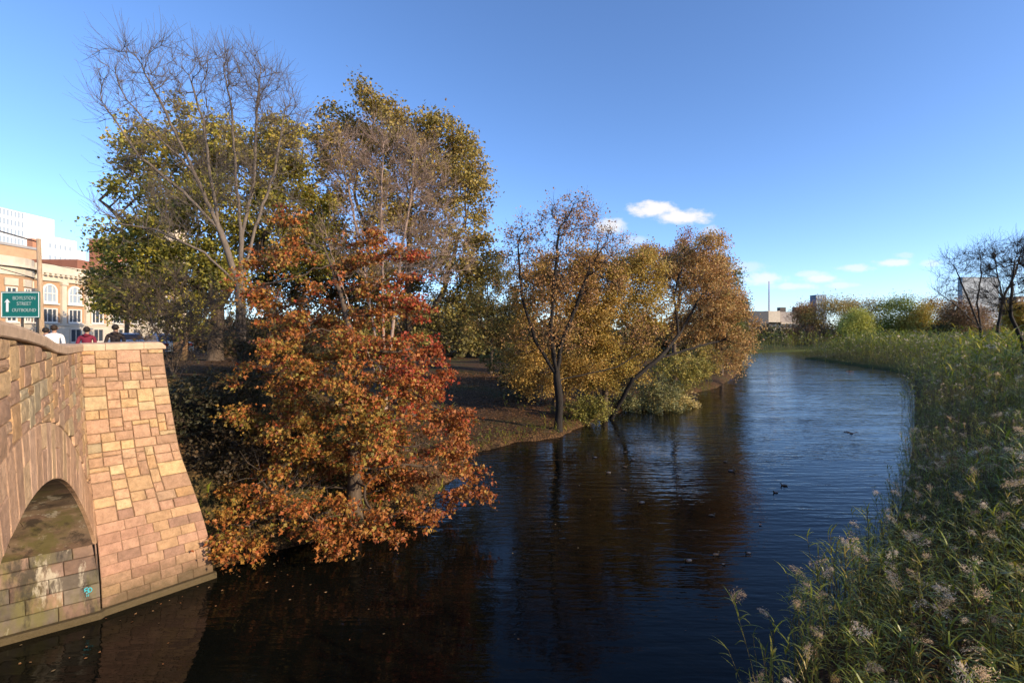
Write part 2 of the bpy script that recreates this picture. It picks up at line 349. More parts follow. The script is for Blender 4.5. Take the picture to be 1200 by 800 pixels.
def stone_mesh(name, fn, a0, a1, z0, z1, col, m=None, gap=.012, proud=.03, zlo=None, zhi=None, bev=.014):
    """one squared, rough-faced block: recessed joint edge, chamfer and bulged face; fn maps (along, z, out) to space"""
    A = [(a0 + gap, z0 + gap), (a1 - gap, z0 + gap), (a1 - gap, z1 - gap), (a0 + gap, z1 - gap)]
    def lift(a, z, k):
        if zlo is not None: z = max(z, float(zlo(a)) + gap)
        if zhi is not None: z = min(z, float(zhi(a)) - gap)
        return z
    A = [(a, lift(a, z, 0)) for a, z in A]
    ca = sum(a for a, _ in A) / 4; cz = sum(z for _, z in A) / 4
    w = max(a1 - a0, .05); h = max(z1 - z0, .05)
    V = [fn(a, z, -.06) for a, z in A] + [fn(a, z, 0.0) for a, z in A]
    fa, fz = 1 - 2 * bev / w, 1 - 2 * bev / h
    Q = [(ca + (a - ca) * fa, cz + (z - cz) * fz) for a, z in A]                 # rock face: a 4 x 4 grid of uneven points
    for j in range(4):
        for i in range(4):
            u, v = i / 3, j / 3
            if 0 < i < 3: u += random.uniform(-.09, .09)
            if 0 < j < 3: v += random.uniform(-.09, .09)
            a = (Q[0][0] * (1 - u) + Q[1][0] * u) * (1 - v) + (Q[3][0] * (1 - u) + Q[2][0] * u) * v
            z = (Q[0][1] * (1 - u) + Q[1][1] * u) * (1 - v) + (Q[3][1] * (1 - u) + Q[2][1] * u) * v
            edge = i in (0, 3) or j in (0, 3)
            V.append(fn(a, z, proud * (random.uniform(.35, .95) if edge else random.uniform(.75, 1.5))))
    q = [(i, (i + 1) % 4, 4 + (i + 1) % 4, 4 + i) for i in range(4)]
    q += [(8 + i + 4 * j, 9 + i + 4 * j, 13 + i + 4 * j, 12 + i + 4 * j) for i in range(3) for j in range(3)]
    n5 = [(4, 5, 11, 10, 9, 8), (5, 6, 23, 19, 15, 11), (6, 7, 20, 21, 22, 23), (7, 4, 8, 12, 16, 20)]
    nb = NB(); nb.add(np.array([np.asarray(v).ravel() for v in V]), [np.array(q), np.array(n5)], col)
    return nb.mesh(name, m or M_STONE)
def pack(nx, nz, sizes, seed):
    r = random.Random(seed); occ = np.zeros((nx, nz), bool); out = []
    for k in range(nz):
        for i in range(nx):
            if occ[i, k]: continue
            w, h = r.choice(sizes)
            w = min(w, nx - i); h = min(h, nz - k)
            ww = 0
            while ww < w and not occ[i + ww, k]: ww += 1
            w = ww
            if i + w < nx and not occ[i + w, k] and (i + w + 1 >= nx or occ[i + w + 1, k]): w += 1
            if w == 1: h = 1
            while h > 1 and occ[i:i + w, k:k + h].any(): h -= 1
            if i + w < nx and occ[i + w, k] is False: pass
            occ[i:i + w, k:k + h] = True; out.append((i, k, w, h))
    return out
def build_bridge():
    root = thing('stone_bridge', 'arched bridge of rough tan and pink sandstone blocks with rounded coping over the river', 'bridge')
    st = []
    SQ = [(3, 2), (4, 2), (3, 2), (4, 3), (2, 2), (5, 2), (3, 1), (4, 2), (5, 3), (3, 2)]
    # wing wall: squared rubble above, larger regular courses below
    nx = 20; H = 5.44; nz = 52; dz = H / nz
    low = 16
    cells = [(i, k + low, w, h) for i, k, w, h in pack(nx, nz - low, SQ, 3)]
    for k in range(0, low, 2):
        i = 0
        while i < nx:
            w = min(random.choice((3, 4, 4, 5)), nx - i)
            if nx - i - w == 1: w += 1
            cells.append((i, k, w, 2)); i += w
    for i, k, w, h in cells:
        z0, z1 = .12 + k * dz, .12 + (k + h) * dz
        wide = 1.9
        fn = lambda a, z, o: wing_p(np.array(a / wide), np.array(z), np.array(o))
        c = PAL[rng.choice(len(PAL), p=PW)].copy() if z0 > 1.9 else np.array(random.choice([(.37, .22, .145), (.34, .195, .13), (.39, .24, .15), (.30, .18, .125), (.40, .25, .14)]))
        c *= random.uniform(.85, 1.12)
        st.append(stone_mesh('stone', fn, i / nx * wide, (i + w) / nx * wide, z0, z1, c, proud=.028 if z0 > 1.7 else .013, gap=.007 if z0 > 1.7 else .004))
    # bridge face above the arch
    ds = .12; nzf = 46; dzf = .13; nxs = int(17.6 / ds)
    SQF = [(4, 2), (5, 2), (3, 1), (5, 3), (4, 2), (6, 2), (4, 1), (3, 2), (5, 2)]
    fs = []
    for i, k, w, h in pack(nxs, nzf, SQF, 5):
        s0, s1 = i * ds, (i + w) * ds; z0, z1 = .12 + k * dzf, .12 + (k + h) * dzf
        top = lambda a: cope_top(a) - .17
        if z1 < float(extrados(np.array((s0 + s1) / 2))) + .07 or z0 > float(top((s0 + s1) / 2)) - .06: continue
        c = PAL[rng.choice(len(PAL), p=PW)] * random.uniform(.85, 1.12)
        fs.append(stone_mesh('stone', face_p, s0, s1, z0, z1, c, proud=.020, bev=.014, gap=.007, zlo=lambda a: extrados(np.array(a)), zhi=top))
    every = st + fs
    def shown(me):
        V = np.zeros(len(me.vertices) * 3); me.vertices.foreach_get('co', V); V = V.reshape(-1, 3)[4:8]; y = np.maximum(V[:, 1], .3); q = np.column_stack([V[:, 0] / y, (V[:, 2] - EYE) / y])
        if V[:, 1].min() < 1 or q[:, 0].max() < -1.07: return 0
        a, b, c, d = q; return abs(np.cross(c - a, d - b)) / 2
    every.sort(key=shown, reverse=True)
    for me in every[:300]: link('stone', me, root)
    if len(every) > 300:
        rest = NB()
        for me in every[300:]:
            V = np.zeros(len(me.vertices) * 3, np.float32); me.vertices.foreach_get('co', V); K = np.zeros(len(me.vertices) * 4, np.float32); me.color_attributes[0].data.foreach_get('color', K)
            rest.add(V, [np.array([list(p.vertices) for p in me.polygons if len(p.vertices) == n]) for n in (4, 6)], K.reshape(-1, 4)[:, :3])
            bpy.data.meshes.remove(me)
        tag(rest.build('stone_courses', M_STONE, root), kind='stuff')
    # voussoirs: long radial stones of the arch ring, two or three to a ray
    a0, a1 = math.asin(-6.2 / ARC_R), math.asin(6.2 / ARC_R); nv = 36
    for j in range(nv):
        t0 = a0 + (a1 - a0) * j / nv; t1 = a0 + (a1 - a0) * (j + 1) / nv
        rows = [(0, .80)] if j % 3 else [(0, .45), (.45, .80)]
        for r0, r1 in rows:
            def fn(a, z, o): return face_p(np.array(ARC_S + (ARC_R + z) * math.sin(a)), np.array(ARC_Z + (ARC_R + z) * math.cos(a)), np.array(o))
            c = np.array(random.choice([(.46, .29, .175), (.43, .265, .16), (.48, .32, .18), (.41, .255, .16), (.47, .30, .19)])) * random.uniform(.88, 1.1)
            g = .003
            w = (t1 - t0)
            V = []
            for o, ins in ((-.06, 0), (.0, 0), (.008, 1)):
                for a, z in ((t0, r0), (t1, r0), (t1, r1), (t0, r1)):
                    aa = a + (g / ARC_R + ins * .02 / ARC_R) * (1 if a == t0 else -1); zz = z + (g + ins * .02) * (1 if z == r0 else -1)
                    V.append(fn(aa, zz, o + (random.uniform(-.006, .008) if ins else 0)))
            q = []
            for i in range(4):
                i2 = (i + 1) % 4; q += [(i, i2, 4 + i2, 4 + i), (4 + i, 4 + i2, 8 + i2, 8 + i)]
            q.append((8, 9, 10, 11))
            nb = NB(); nb.add(np.array(V), np.array(q), c); nb.build('voussoir', M_STONE, root)
    # jamb and vault: courses seen under the arch
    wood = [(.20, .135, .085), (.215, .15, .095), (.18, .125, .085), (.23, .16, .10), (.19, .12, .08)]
    def vault_p(a, z, o):   # a = depth inwards, z = angle parameter along the vault
        s, zz = ARC_S + (ARC_R + .0 - o) * math.sin(z), ARC_Z + (ARC_R - o) * math.cos(z)
        p = face_p(np.array(s), np.array(zz)); p[:2] -= NF * a; return p
    nr = 54
    for j in range(nr):
        t0, t1 = a0 + (a1 - a0) * j / nr, a0 + (a1 - a0) * (j + 1) / nr
        if j < 23: cuts = [.05, .05 + random.uniform(.8, 1.6)]
        else: cuts = [.05]
        while cuts[-1] < 11.6: cuts.append(min(cuts[-1] + random.uniform(1.4, 2.6) * (1 if j < 23 else 3), 11.8))
        for b0, b1 in zip(cuts[:-1], cuts[1:]):
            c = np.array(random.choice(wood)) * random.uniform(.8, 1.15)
            V = []
            for o in (-.05, random.uniform(.0, .004)):
                for a, z in ((b0, t0), (b1, t0), (b1, t1), (b0, t1)):
                    V.append(vault_p(a + (.006 if a == b0 else -.006), z + (.0001 if z == t0 else -.0001), o))
            q = [(4, 5, 6, 7)] + [(i, (i + 1) % 4, 4 + (i + 1) % 4, 4 + i) for i in range(4)]
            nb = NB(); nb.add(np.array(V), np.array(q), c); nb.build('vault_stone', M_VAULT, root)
    def jamb_p(a, z, o, end=0):
        s = .07 + o if not end else 12.73 - o
        p = face_p(np.array(s), np.array(float(z))); p[:2] -= NF * a; return p
    for end in (0, 1):
        zz = [.12, .40, .69, .97, 1.25, 1.53]
        for r in range(5):
            cuts = [.015, random.uniform(.4, .8)]
            while cuts[-1] < 11.6: cuts.append(min(cuts[-1] + random.uniform(.5, 1.0) * (1 if end == 0 else 2.5), 11.8))
            for b0, b1 in zip(cuts[:-1], cuts[1:]):
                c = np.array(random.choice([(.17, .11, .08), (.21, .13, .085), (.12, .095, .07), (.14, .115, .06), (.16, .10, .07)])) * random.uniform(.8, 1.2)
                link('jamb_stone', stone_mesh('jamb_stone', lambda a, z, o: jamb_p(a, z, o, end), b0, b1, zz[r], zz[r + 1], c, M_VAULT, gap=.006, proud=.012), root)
    # ledge at the waterline
    nb = NB()
    P = [face_p(np.array(.07), np.array(.06)) - np.array([*NF * 11.8, 0]), face_p(np.array(.07), np.array(.06)), wing_p(np.array(.02), np.array(.06)), wing_p(np.array(1.02), np.array(.06))]
    outs = [np.array([*SD, 0]), np.array([*(SD * .7 + NW * .3), 0]), np.array([*NW, 0]), np.array([*NW, 0])]
    V = []
    for p_, o_ in zip(P, outs):
        for oo, z in ((-.1, -.5), (.13, -.5), (.13, .09), (.10, .125), (-.1, .125)): q = p_ + o_ * oo; V.append((q[0], q[1], z))
    q = [(i * 5 + k, i * 5 + (k + 1) % 5, (i + 1) * 5 + (k + 1) % 5, (i + 1) * 5 + k) for i in range(3) for k in range(5)]
    nb.add(V, np.array(q), (.17, .11, .065)); nb.build('ledge', M_STONE, root)
    # mortar-coloured core behind the blocks, road deck, far parapet
    nb = NB()
    zz = np.linspace(-1, 5.62, 24); uu = np.linspace(0, 1, 8)
    def grid(fn, A, B):
        a, b = np.meshgrid(A, B); V = fn(a, b).reshape(-1, 3); n = len(A); i = np.arange(n - 1)[None] + np.arange(len(B) - 1)[:, None] * n
        return V, np.stack([i, i + 1, i + n + 1, i + n], -1).reshape(-1, 4)
    nb.add(*grid(lambda a, b: wing_p(a, b, np.full(a.shape, -.012)), uu, zz))
    def end_fn(a, b):
        p = wing_p(np.ones(a.shape), b, -.012); p[..., :2] -= a[..., None] * NW; return p
    nb.add(*grid(end_fn, np.array([0, .6]), zz))
    nb.add(*grid(lambda a, b: wing_p(a, b, np.full(a.shape, -.6)), uu, zz))
    ss = np.linspace(.0, 17.9, 90)
    def face_core(a, b):
        lo = np.maximum(intrados(a) + .02, -1); z = lo + (cope_top(a) - .17 - lo) * b; return face_p(a, z, np.full(a.shape, -.03))
    nb.add(*grid(face_core, ss, np.linspace(0, 1, 8)))
    def back_core(a, b):
        z = 4.4 + (cope_top(a) - .17 - 4.4) * b; p = face_p(a, z, np.full(a.shape, -.5)); return p
    nb.add(*grid(back_core, ss, np.linspace(0, 1, 3)))
    def jcore(a, b):
        p = face_p(np.full(a.shape, .04), b); p[..., :2] -= a[..., None] * NF; return p
    nb.add(*grid(jcore, np.array([.02, 11.9]), np.linspace(-1, 1.6, 6)))
    def vcore(a, b):
        s = ARC_S + (ARC_R + .04) * np.sin(b); z = ARC_Z + (ARC_R + .04) * np.cos(b); p = face_p(s, z); p[..., :2] -= a[..., None] * NF; return p
    nb.add(*grid(vcore, np.array([.02, 11.9]), np.linspace(a0, a1, 40)))
    nb.build('core', M_MORTAR, root)
    nb = NB()
    o = np.array([-9.8, 11]) - NF * 6.2
    Rm = np.array([[SD[0], NF[0], 0], [SD[1], NF[1], 0], [0, 0, 1]])
    nb.box((*(o + SD * 9), 4.72), (12, 5.6, .03), Rm, (.05, .05, .05)); nb.build('road_deck', M_ASPHALT, root)
    nb = NB(); o2 = np.array([-9.8, 11]) - NF * 12.1
    nb.box((*(o2 + SD * 9), 5.1), (12, .2, .62), Rm); nb.box((*(o2 + SD * 18.6), 2.0), (.6, .2, 2.4), Rm); nb.build('far_parapet', M_MORTAR, root)
    # coping: rounded stones along hump and wing wall
    def cope(path_fn, a_, b_, name='coping_stone', round_end=False):
        prof = [(.030, -.17), (.045, -.155), (.047, -.05), (.030, -.012), (-.02, .006), (-.28, .020), (-.52, .008), (-.56, -.05), (-.56, -.17)]
        m_ = 7; V = []
        for t in np.linspace(a_ + .004, b_ - .004, m_):
            c, nn, z = path_fn(t)
            for o_, dz_ in prof:
                V.append((c[0] + nn[0] * o_, c[1] + nn[1] * o_, z + dz_ + random.uniform(-.002, .002)))
        if round_end:
            V = np.array(V).reshape(m_, len(prof), 3)
            for r_, k_ in ((m_ - 1, .55), (m_ - 2, .12)): V[r_, :, 2] = V[r_, :, 2] - (V[r_, :, 2] - V[r_, 0, 2]) * k_
            V = V.reshape(-1, 3)
        k = len(prof); q = [(i * k + j, i * k + j + 1, (i + 1) * k + j + 1, (i + 1) * k + j) for i in range(m_ - 1) for j in range(k - 1)]
        q += [(i * k + k - 1, i * k, (i + 1) * k, (i + 1) * k + k - 1) for i in range(m_ - 1)]
        nb = NB(); nb.add(np.array(V), [np.array(q), np.array([list(range(k))]), np.array([list(range((m_ - 1) * k, m_ * k))[::-1]])]); nb.build(name, M_COPING, root, smooth=False)
    def p_face(t): return (corner(np.array(5.6)) + SD * t, NF, float(cope_top(t)))
    def p_wing(t):
        c = corner(np.array(5.6)); e = wing_end(np.array(5.6)); Lw = np.linalg.norm(e - c)
        return (c + (e - c) * t / Lw, NW, 5.71 + .02 * t / Lw)
    Lw = float(np.linalg.norm(RC1 - LC1))
    for a_, b_ in ((-.02, .42), (.42, 1.14)): cope(p_wing, a_, b_)
    cope(p_wing, 1.14, Lw + .07, round_end=True)
    e = [.0, 1.3, 2.75, 4.1, 5.4, 6.6, 7.9, 9.2, 10.5, 11.8, 13.1, 14.4]
    for a_, b_ in zip(e[:-1], e[1:]): cope(p_face, a_, b_)
    # turquoise scrawl sprayed on the jamb
    nb = NB()
    def stroke(pts, w):
        pts = np.array(pts, float); d = up(np.gradient(pts, axis=0)); n = np.stack([-d[:, 1], d[:, 0]], 1)
        V = []
        for p_, n_ in zip(pts, n):
            for sgn in (-1, 1): q = p_ + n_ * sgn * w / 2; V.append(jamb_p(.2 - q[0] * .7, .60 + q[1] * .7, .024).ravel())
        i = np.arange(len(pts) - 1) * 2; nb.add(np.array(V), np.stack([i, i + 1, i + 3, i + 2], 1), (.05, .42, .50))
    t = np.linspace(0, 2 * np.pi, 20)
    stroke(np.stack([.04 + .045 * np.cos(t), .0 + .06 * np.sin(t)], 1), .022)
    stroke(np.stack([-.03 + .05 * np.cos(t * .8 + 1), .045 + .035 * np.sin(t * .8 + 1)], 1), .022)
    stroke(np.stack([-.03 + .05 * np.cos(t * .8 - 2), -.03 + .04 * np.sin(t * .8 - 2)], 1), .022)
    stroke([(-.04, -.17), (-.03, -.13), (-.035, -.11)], .015); stroke([(.0, -.17), (.005, -.14), (.01, -.11)], .015)
    nb.build('graffiti', M_GENERIC, root)
build_bridge()

# ------------------------------------------------------------------ buildings
def arch_outline(w, h, arched, k=9):
    if not arched: return [(-w / 2, 0), (w / 2, 0), (w / 2, h), (-w / 2, h)]
    r = w / 2; return [(-r, 0), (r, 0)] + [(r * math.cos(t), h - r + r * math.sin(t)) for t in np.linspace(0, math.pi, k)]
def add_window(root, O, a, n, w, h, arched=False, frame=(.62, .56, .46), glass=None, bars=(1, 1), fw=.12, sill=True):
    O, a, n = np.asarray(O, float), np.asarray(a, float), np.asarray(n, float)
    out = np.array(arch_outline(w, h, arched)); c = np.array([0, h * .5]); 
    inn = out.copy(); inn[:, 0] *= (w - 2 * fw) / w; inn[:, 1] = fw + out[:, 1] * (h - 2 * fw) / h
    k = len(out); Z = np.array([0, 0, 1.])
    def pt(o, d): return O + a * o[:, :1] + Z * o[:, 1:] + n * d
    V = np.concatenate([pt(out, 0), pt(out, .10), pt(inn, .10), pt(inn, .02)]); i = np.arange(k); j = (i + 1) % k
    nb = NB(); nb.add(V, np.concatenate([np.stack([i + b * k, j + b * k, j + (b + 1) * k, i + (b + 1) * k], 1) for b in range(3)]), frame)
    R = np.column_stack([a, n, Z])
    for q in range(1, bars[0] + 1): nb.box(O + a * (-w / 2 + w * q / (bars[0] + 1)) + Z * h * .48 + n * .05, (.04, .025, h * .46), R, frame)
    for q in range(1, bars[1] + 1): nb.box(O + Z * (h * q / (bars[1] + 1)) + n * .053, (w / 2 - fw, .025, .045), R, frame)
    if sill: nb.box(O - Z * .08 + n * .1, (w / 2 + .12, .12, .08), R, frame)
    f = nb.build('window', M_GENERIC, root)
    nb = NB(); nb.add(pt(inn, .025), np.arange(k)[None]); nb.build('pane', glass or M_GLASS, f)
    return f

def build_left_building():
    brick, lime = np.array((.40, .25, .145)), np.array((.56, .49, .38))
    root = thing('brick_building', 'tan brick and limestone building with arched upper windows, a rounded bay and a dentilled cornice', 'building', (-50, 58, 4.4))
    T = lambda *p_: np.array(p_, float) - np.array([-50, 58, 4.4])
    x = -50.0; root.scale = (1, 1, .90); a = np.array([0, 1., 0]); n = np.array([1., 0, 0]); y0, y1 = 50.6, 72.0
    nb = NB(); nb.box(T(x - 7, (y0 + y1) / 2, 8.9), (7, (y1 - y0) / 2, 4.5), None, brick); nb.build('wall', M_WALLC, root)
    nb = NB(); nb.box(T(x - 6.9, (y0 + y1) / 2, 5.6), (7.02, (y1 - y0) / 2 + .05, 1.3), None, lime * .93); nb.build('stone_base', M_WALLC, root)
    nb = NB()
    nb.box(T(x - 6.8, (y0 + y1) / 2, 12.62), (7.0, (y1 - y0) / 2 + .05, .42), None, lime)
    nb.box(T(x - 6.6, (y0 + y1) / 2, 13.2), (7.2, (y1 - y0) / 2 + .1, .13), None, lime)
    cor = nb.build('cornice', M_WALLC, root)
    for q in range(56):
        yy = y0 + .3 + q * .6
        if yy < y1:
            nb = NB(); nb.box(T(x + .44, yy, 12.93), (.17, .15, .12), None, lime); nb.build('dentil', M_WALLC, cor)
    nb = NB(); nb.box(T(x - 6.9, (y0 + y1) / 2, 13.75), (7.05, (y1 - y0) / 2, .42), None, lime * .95); nb.build('roof_parapet', M_WALLC, root)
    nb = NB(); nb.box(T(x - 6.9, (y0 + y1) / 2, 6.98), (7.12, (y1 - y0) / 2 + .03, .12), None, lime); nb.build('string_course', M_WALLC, root)
    for b in range(7):
        yc = y0 + 1.7 + b * 3.0
        add_window(root, T(x, yc, 9.55), a, n, 1.75, 2.35, True, (.70, .66, .58), M_GLASS_B if b < 2 else M_GLASS, (2, 1), .2)
        add_window(root, T(x, yc, 7.2), a, n, 1.7, 1.75, False, (.66, .62, .55), None, (2, 0), .14)
        add_window(root, T(x + .12, yc, 4.75), a, n, 1.5, 1.75, False, (.5, .45, .38), None, (1, 0), .12)
        nb = NB(); nb.box(T(x + .12, yc + 1.5, 9.65), (.14, .27, 2.55), None, lime); nb.box(T(x + .16, yc + 1.5, 12.0), (.22, .36, .16), None, lime); nb.build('pilaster', M_WALLC, root)
    # rounded bay at the near end
    cx, cy, r = -52.6, 46.6, 4.6
    def drum(z0, z1, rr, col, name, k=26):
        t = np.linspace(0, 2 * np.pi, k, endpoint=False); V = [T(cx + rr * math.cos(q), cy + rr * math.sin(q), z) for z in (z0, z1) for q in t]
        i = np.arange(k); j = (i + 1) % k; nb = NB(); nb.add(np.array(V), [np.stack([i, j, j + k, i + k], 1), (i + k)[None]], col); return nb.build(name, M_WALLC, root)
    drum(4.4, 7, r + .1, lime * .93, 'bay_base'); drum(6.9, 12.4, r, brick, 'bay_wall'); drum(12.2, 13.05, r + .12, lime, 'bay_frieze'); drum(13.07, 13.33, r + .5, lime, 'bay_cornice'); drum(13.33, 14.17, r + .1, lime * .95, 'bay_parapet')
    for t in np.linspace(-1.25, .75, 6):
        n2 = np.array([math.cos(t), math.sin(t), 0]); a2 = np.array([-n2[1], n2[0], 0]); c = np.array([cx, cy, 0]) + n2 * (r + .0)
        add_window(root, T(c[0], c[1], 9.2), a2, n2, 1.0, 1.7, False, (.70, .66, .58), None, (1, 1), .12)
        add_window(root, T(c[0], c[1], 7.2), a2, n2, 1.0, 1.5, False, (.66, .62, .55), None, (1, 1), .12)
        c = np.array([cx, cy, 0]) + n2 * (r + .12); add_window(root, T(c[0], c[1], 4.8), a2, n2, 1.0, 1.7, False, (.5, .45, .38), None, (1, 0), .12)
        nb = NB(); R = np.column_stack([a2, n2, [0, 0, 1]]); c = np.array([cx, cy, 0]) + n2 * (r + .03); nb.box(T(c[0], c[1], 11.45), (.6, .06, .4), R, lime); nb.build('stone_panel', M_WALLC, root)
    nb = NB(); nb.box(T(-59.0, 68, 14.9), (6, 9, 1.0), None, (.24, .105, .07)); nb.build('roof_penthouse', M_WALLC, root)
    nb = NB()
    V = [T(-54.8, 50.3, 14.1), T(-54.8, 53.7, 14.1), T(-57.8, 53.7, 14.1), T(-57.8, 50.3, 14.1), T(-56.3, 52, 15.5)]
    nb.add(np.array(V), np.array([(0, 1, 4), (1, 2, 4), (2, 3, 4), (3, 0, 4)]), (.09, .08, .075)); nb.build('roof_lantern', M_GENERIC, root)
    nb = NB()
    for q in range(5): nb.box(T(-56 - q * .3, 70 + q * 1.3, 16.15), (.3, .45, .3), None, (.08, .08, .08))
    nb.build('roof_vents', M_GENERIC, root)
    r2 = thing('brick_wing', 'tan brick block with flat roof rising behind the rounded bay at the picture edge', 'building', (-66, 58, 4.4))
    nb = NB(); nb.box((0, 0, 5.9), (6, 3.2, 5.9), None, (.42, .28, .17)); nb.build('wall', M_WALLC, r2)
    nb = NB(); nb.box((0, 0, 11.95), (6.15, 3.35, .15), None, (.3, .3, .3)); nb.build('roof', M_WALLC, r2)
    nb = NB(); nb.box((5.6, 2.9, 12.6), (.35, .3, .6), None, (.42, .2, .12)); nb.build('chimney', M_WALLC, r2)
build_left_building()

def build_white_block():
    W = (.64, .63, .62); root = thing('white_tower_block', 'tall bright white modern block with a glazed corner behind the brick building', 'building', (-150, 142, 4))
    T = lambda *p_: np.array(p_, float) - np.array([-150, 142, 4])
    a = np.array([0, 1., 0]); n = np.array([1., 0, 0])
    nb = NB(); nb.box(T(-150, 143.5, 20.5), (9.9, 4.6, 19.5), None, W); nb.build('wall', M_WALLC, root)
    nb = NB(); nb.box(T(-150, 135.3, 20.6), (10, 3.6, 19.3), None, (.56, .58, .60)); nb.build('glazed_wall', M_WALLC, root)
    nb = NB(); nb.box(T(-150, 151.9, 18.2), (9.9, 3.8, 16.6), None, W); nb.build('low_wall', M_WALLC, root)
    nb = NB(); nb.box(T(-149.8, 150, 37), (4, 2.2, 2.1), None, (.40, .42, .44)); nb.build('plant_room', M_WALLC, root)
    nb = NB(); nb.box(T(-148, 158.5, 17), (6, 2.6, 15.5), None, (.46, .50, .56)); nb.build('grey_wing', M_WALLC, root)
    for r_ in range(8):
        for q in range(7):
            add_window(root, T(-140, 132.3 + q * 1.0, 38.0 - r_ * 2.5), a, n, .78, 1.7, False, (.74, .76, .78), M_GLASS_B, (0, 0), .07, False)
    for r_ in range(4):
        for q in range(5):
            add_window(root, T(-140.1, 146.7 + q * 1.65, 31.2 - r_ * 3.6), a, n, .95, 1.5, False, (.66, .67, .68), M_GLASS_B, (0, 0), .1, False)
build_white_block()

def plain_block(name, label, c, h, col, trim=None, rows=0, cols=0, face='x', glass=None, roofcol=None, win=(1.2, 1.5)):
    root = thing(name, label, 'building', (c[0], c[1], c[2]))
    nb = NB(); nb.box((0, 0, h[2]), (h[0], h[1], h[2]), None, col); nb.build('wall', M_WALLC, root)
    nb = NB(); nb.box((0, 0, 2 * h[2] + .15), (h[0] + .15, h[1] + .15, .17), None, roofcol or tuple(np.array(col) * .7)); nb.build('roof', M_WALLC, root)
    if face == 'x': O, a, n, L_ = np.array([h[0], 0, 0]), np.array([0, 1., 0]), np.array([1., 0, 0]), h[1]
    else: O, a, n, L_ = np.array([0, -h[1], 0]), np.array([1., 0, 0]), np.array([0, -1., 0]), h[0]
    for r_ in range(rows):
        for q in range(cols):
            add_window(root, O + a * (-L_ + 2 * L_ * (q + .5) / cols) + np.array([0, 0, 2 * h[2] * (r_ + .35) / rows]), a, n, win[0], win[1], False, trim or tuple(np.array(col) * .9), glass, (0, 0), .1, False)
    return root
plain_block('red_brick_block', 'red brick block with flat roof right of the white tower, partly behind the tree', (-86, 104, 4), (3.0, 2.2, 10.6), (.36, .15, .09), (.40, .2, .14), 4, 3, 'x', None, (.5, .45, .38))
plain_block('grey_low_block', 'low pale grey block below the red brick block, half behind leaves', (-74, 95, 4), (6, 4, 7.3), (.42, .40, .36), None, 3, 5, 'x')
plain_block('cream_tower', 'small cream tower showing through the branches of the bare tree', (-64.5, 92, 4), (1.6, 1.6, 10.6), (.62, .50, .36), None, 4, 1, 'y')
# far end of the river
def build_far_low():
    root = thing('concrete_building', 'long low beige concrete building in stepped tiers beyond the far reeds', 'building', (136, 250, 1))
    cre, dk = (.52, .43, .32), (.06, .065, .075)
    for name, c, h, col in (('tier', (-4, 4, 5), (14, 6, 4.6), cre), ('tier', (4, -3, 2.4), (12, 5, 2.4), (.50, .42, .32)), ('dark_block', (-10, 2, 12), (5, 5, 3.2), (.10, .10, .105)), ('tier', (-2, 3, 12), (3.4, 5, 3.4), (.55, .47, .36)), ('tier', (9, 5, 11.5), (7.5, 5, 3.5), (.36, .31, .27))):
        nb = NB(); nb.box(c, h, None, col); nb.build(name, M_WALLC, root)
    for k, (x0, x1, z, hh, y) in enumerate(((-17.9, -6.5, 8.2, 1.1, -2.1), (-17.9, -5.0, 5.2, 1.2, -2.1), (-5.5, 9.8, 7.8, .9, -2.1), (-17.9, -9, 2.6, 1.2, -2.1))):
        nb = NB(); nb.box(((x0 + x1) / 2, y, z), ((x1 - x0) / 2, .1, hh), None, dk); w = nb.build('window_band', M_GENERIC, root)
        for q in range(8):
            nb = NB(); nb.box((x0 + (x1 - x0) * (q + .5) / 8, y - .13, z), ((x1 - x0) / 17, .03, hh * .8)); nb.build('pane', M_GLASS, w)
    for q in range(6):
        nb = NB(); nb.box((-7.5 + q * 3.4, -8.1, 2.2), (.7, .1, 1.6), None, dk); nb.build('opening', M_GENERIC, root)
    nb = NB(); nb.box((-8.8, -2.6, 4), (.8, .8, 4), None, (.62, .55, .45)); nb.build('stair_pier', M_WALLC, root)
    for x_, y_ in ((6, 5), (14, 5)):
        nb = NB(); nb.box((x_, y_, 16.2), (1.5, 1.5, 1.3), None, (.07, .055, .045)); nb.build('roof_tank', M_GENERIC, root)
build_far_low()
def build_mast():
    root = thing('radio_mast', 'thin red and white lattice mast standing on the roof of the concrete building', 'mast', (133.3, 251, 16.4))
    nb = NB()
    for k in range(3): nb.tube([(.35 * math.cos(k * 2.1), .35 * math.sin(k * 2.1), 0), (.1 * math.cos(k * 2.1), .1 * math.sin(k * 2.1), 15.5)], .09, 4, (.28, .12, .10))
    for q in range(14):
        z = q * 1.1; r = .35 - .25 * z / 15.5
        for k in range(3): nb.tube([(r * math.cos(k * 2.1), r * math.sin(k * 2.1), z), (r * math.cos(k * 2.1 + 2.1), r * math.sin(k * 2.1 + 2.1), z + 1)], .05, 3, (.30, .14, .12) if q % 4 < 2 else (.5, .45, .42))
    nb.build('lattice', M_GENERIC, root)
build_mast()
plain_block('blue_grey_tower', 'distant dark blue tower block rising above the brown tree', (253, 400, 1), (4.2, 4, 17.2), (.13, .17, .24), (.25, .3, .38), 8, 4, 'y', M_GLASS_B, (.16, .18, .22), (1.6, 2.6))
plain_block('grey_tower', 'large blank blue grey tower seen through the bare trees', (289, 300, 1), (11.2, 1.6, 19), (.42, .45, .47), (.26, .28, .30), 0, 0, 'y', None, (.28, .30, .32))
plain_block('brown_slab_block', 'low brown slab building beside the grey tower behind bare branches', (362, 330, 1), (24, 6, 14.0), (.30, .20, .15), (.4, .36, .32), 6, 14, 'y', M_GLASS_B, (.35, .28, .24), (2.0, 1.6))

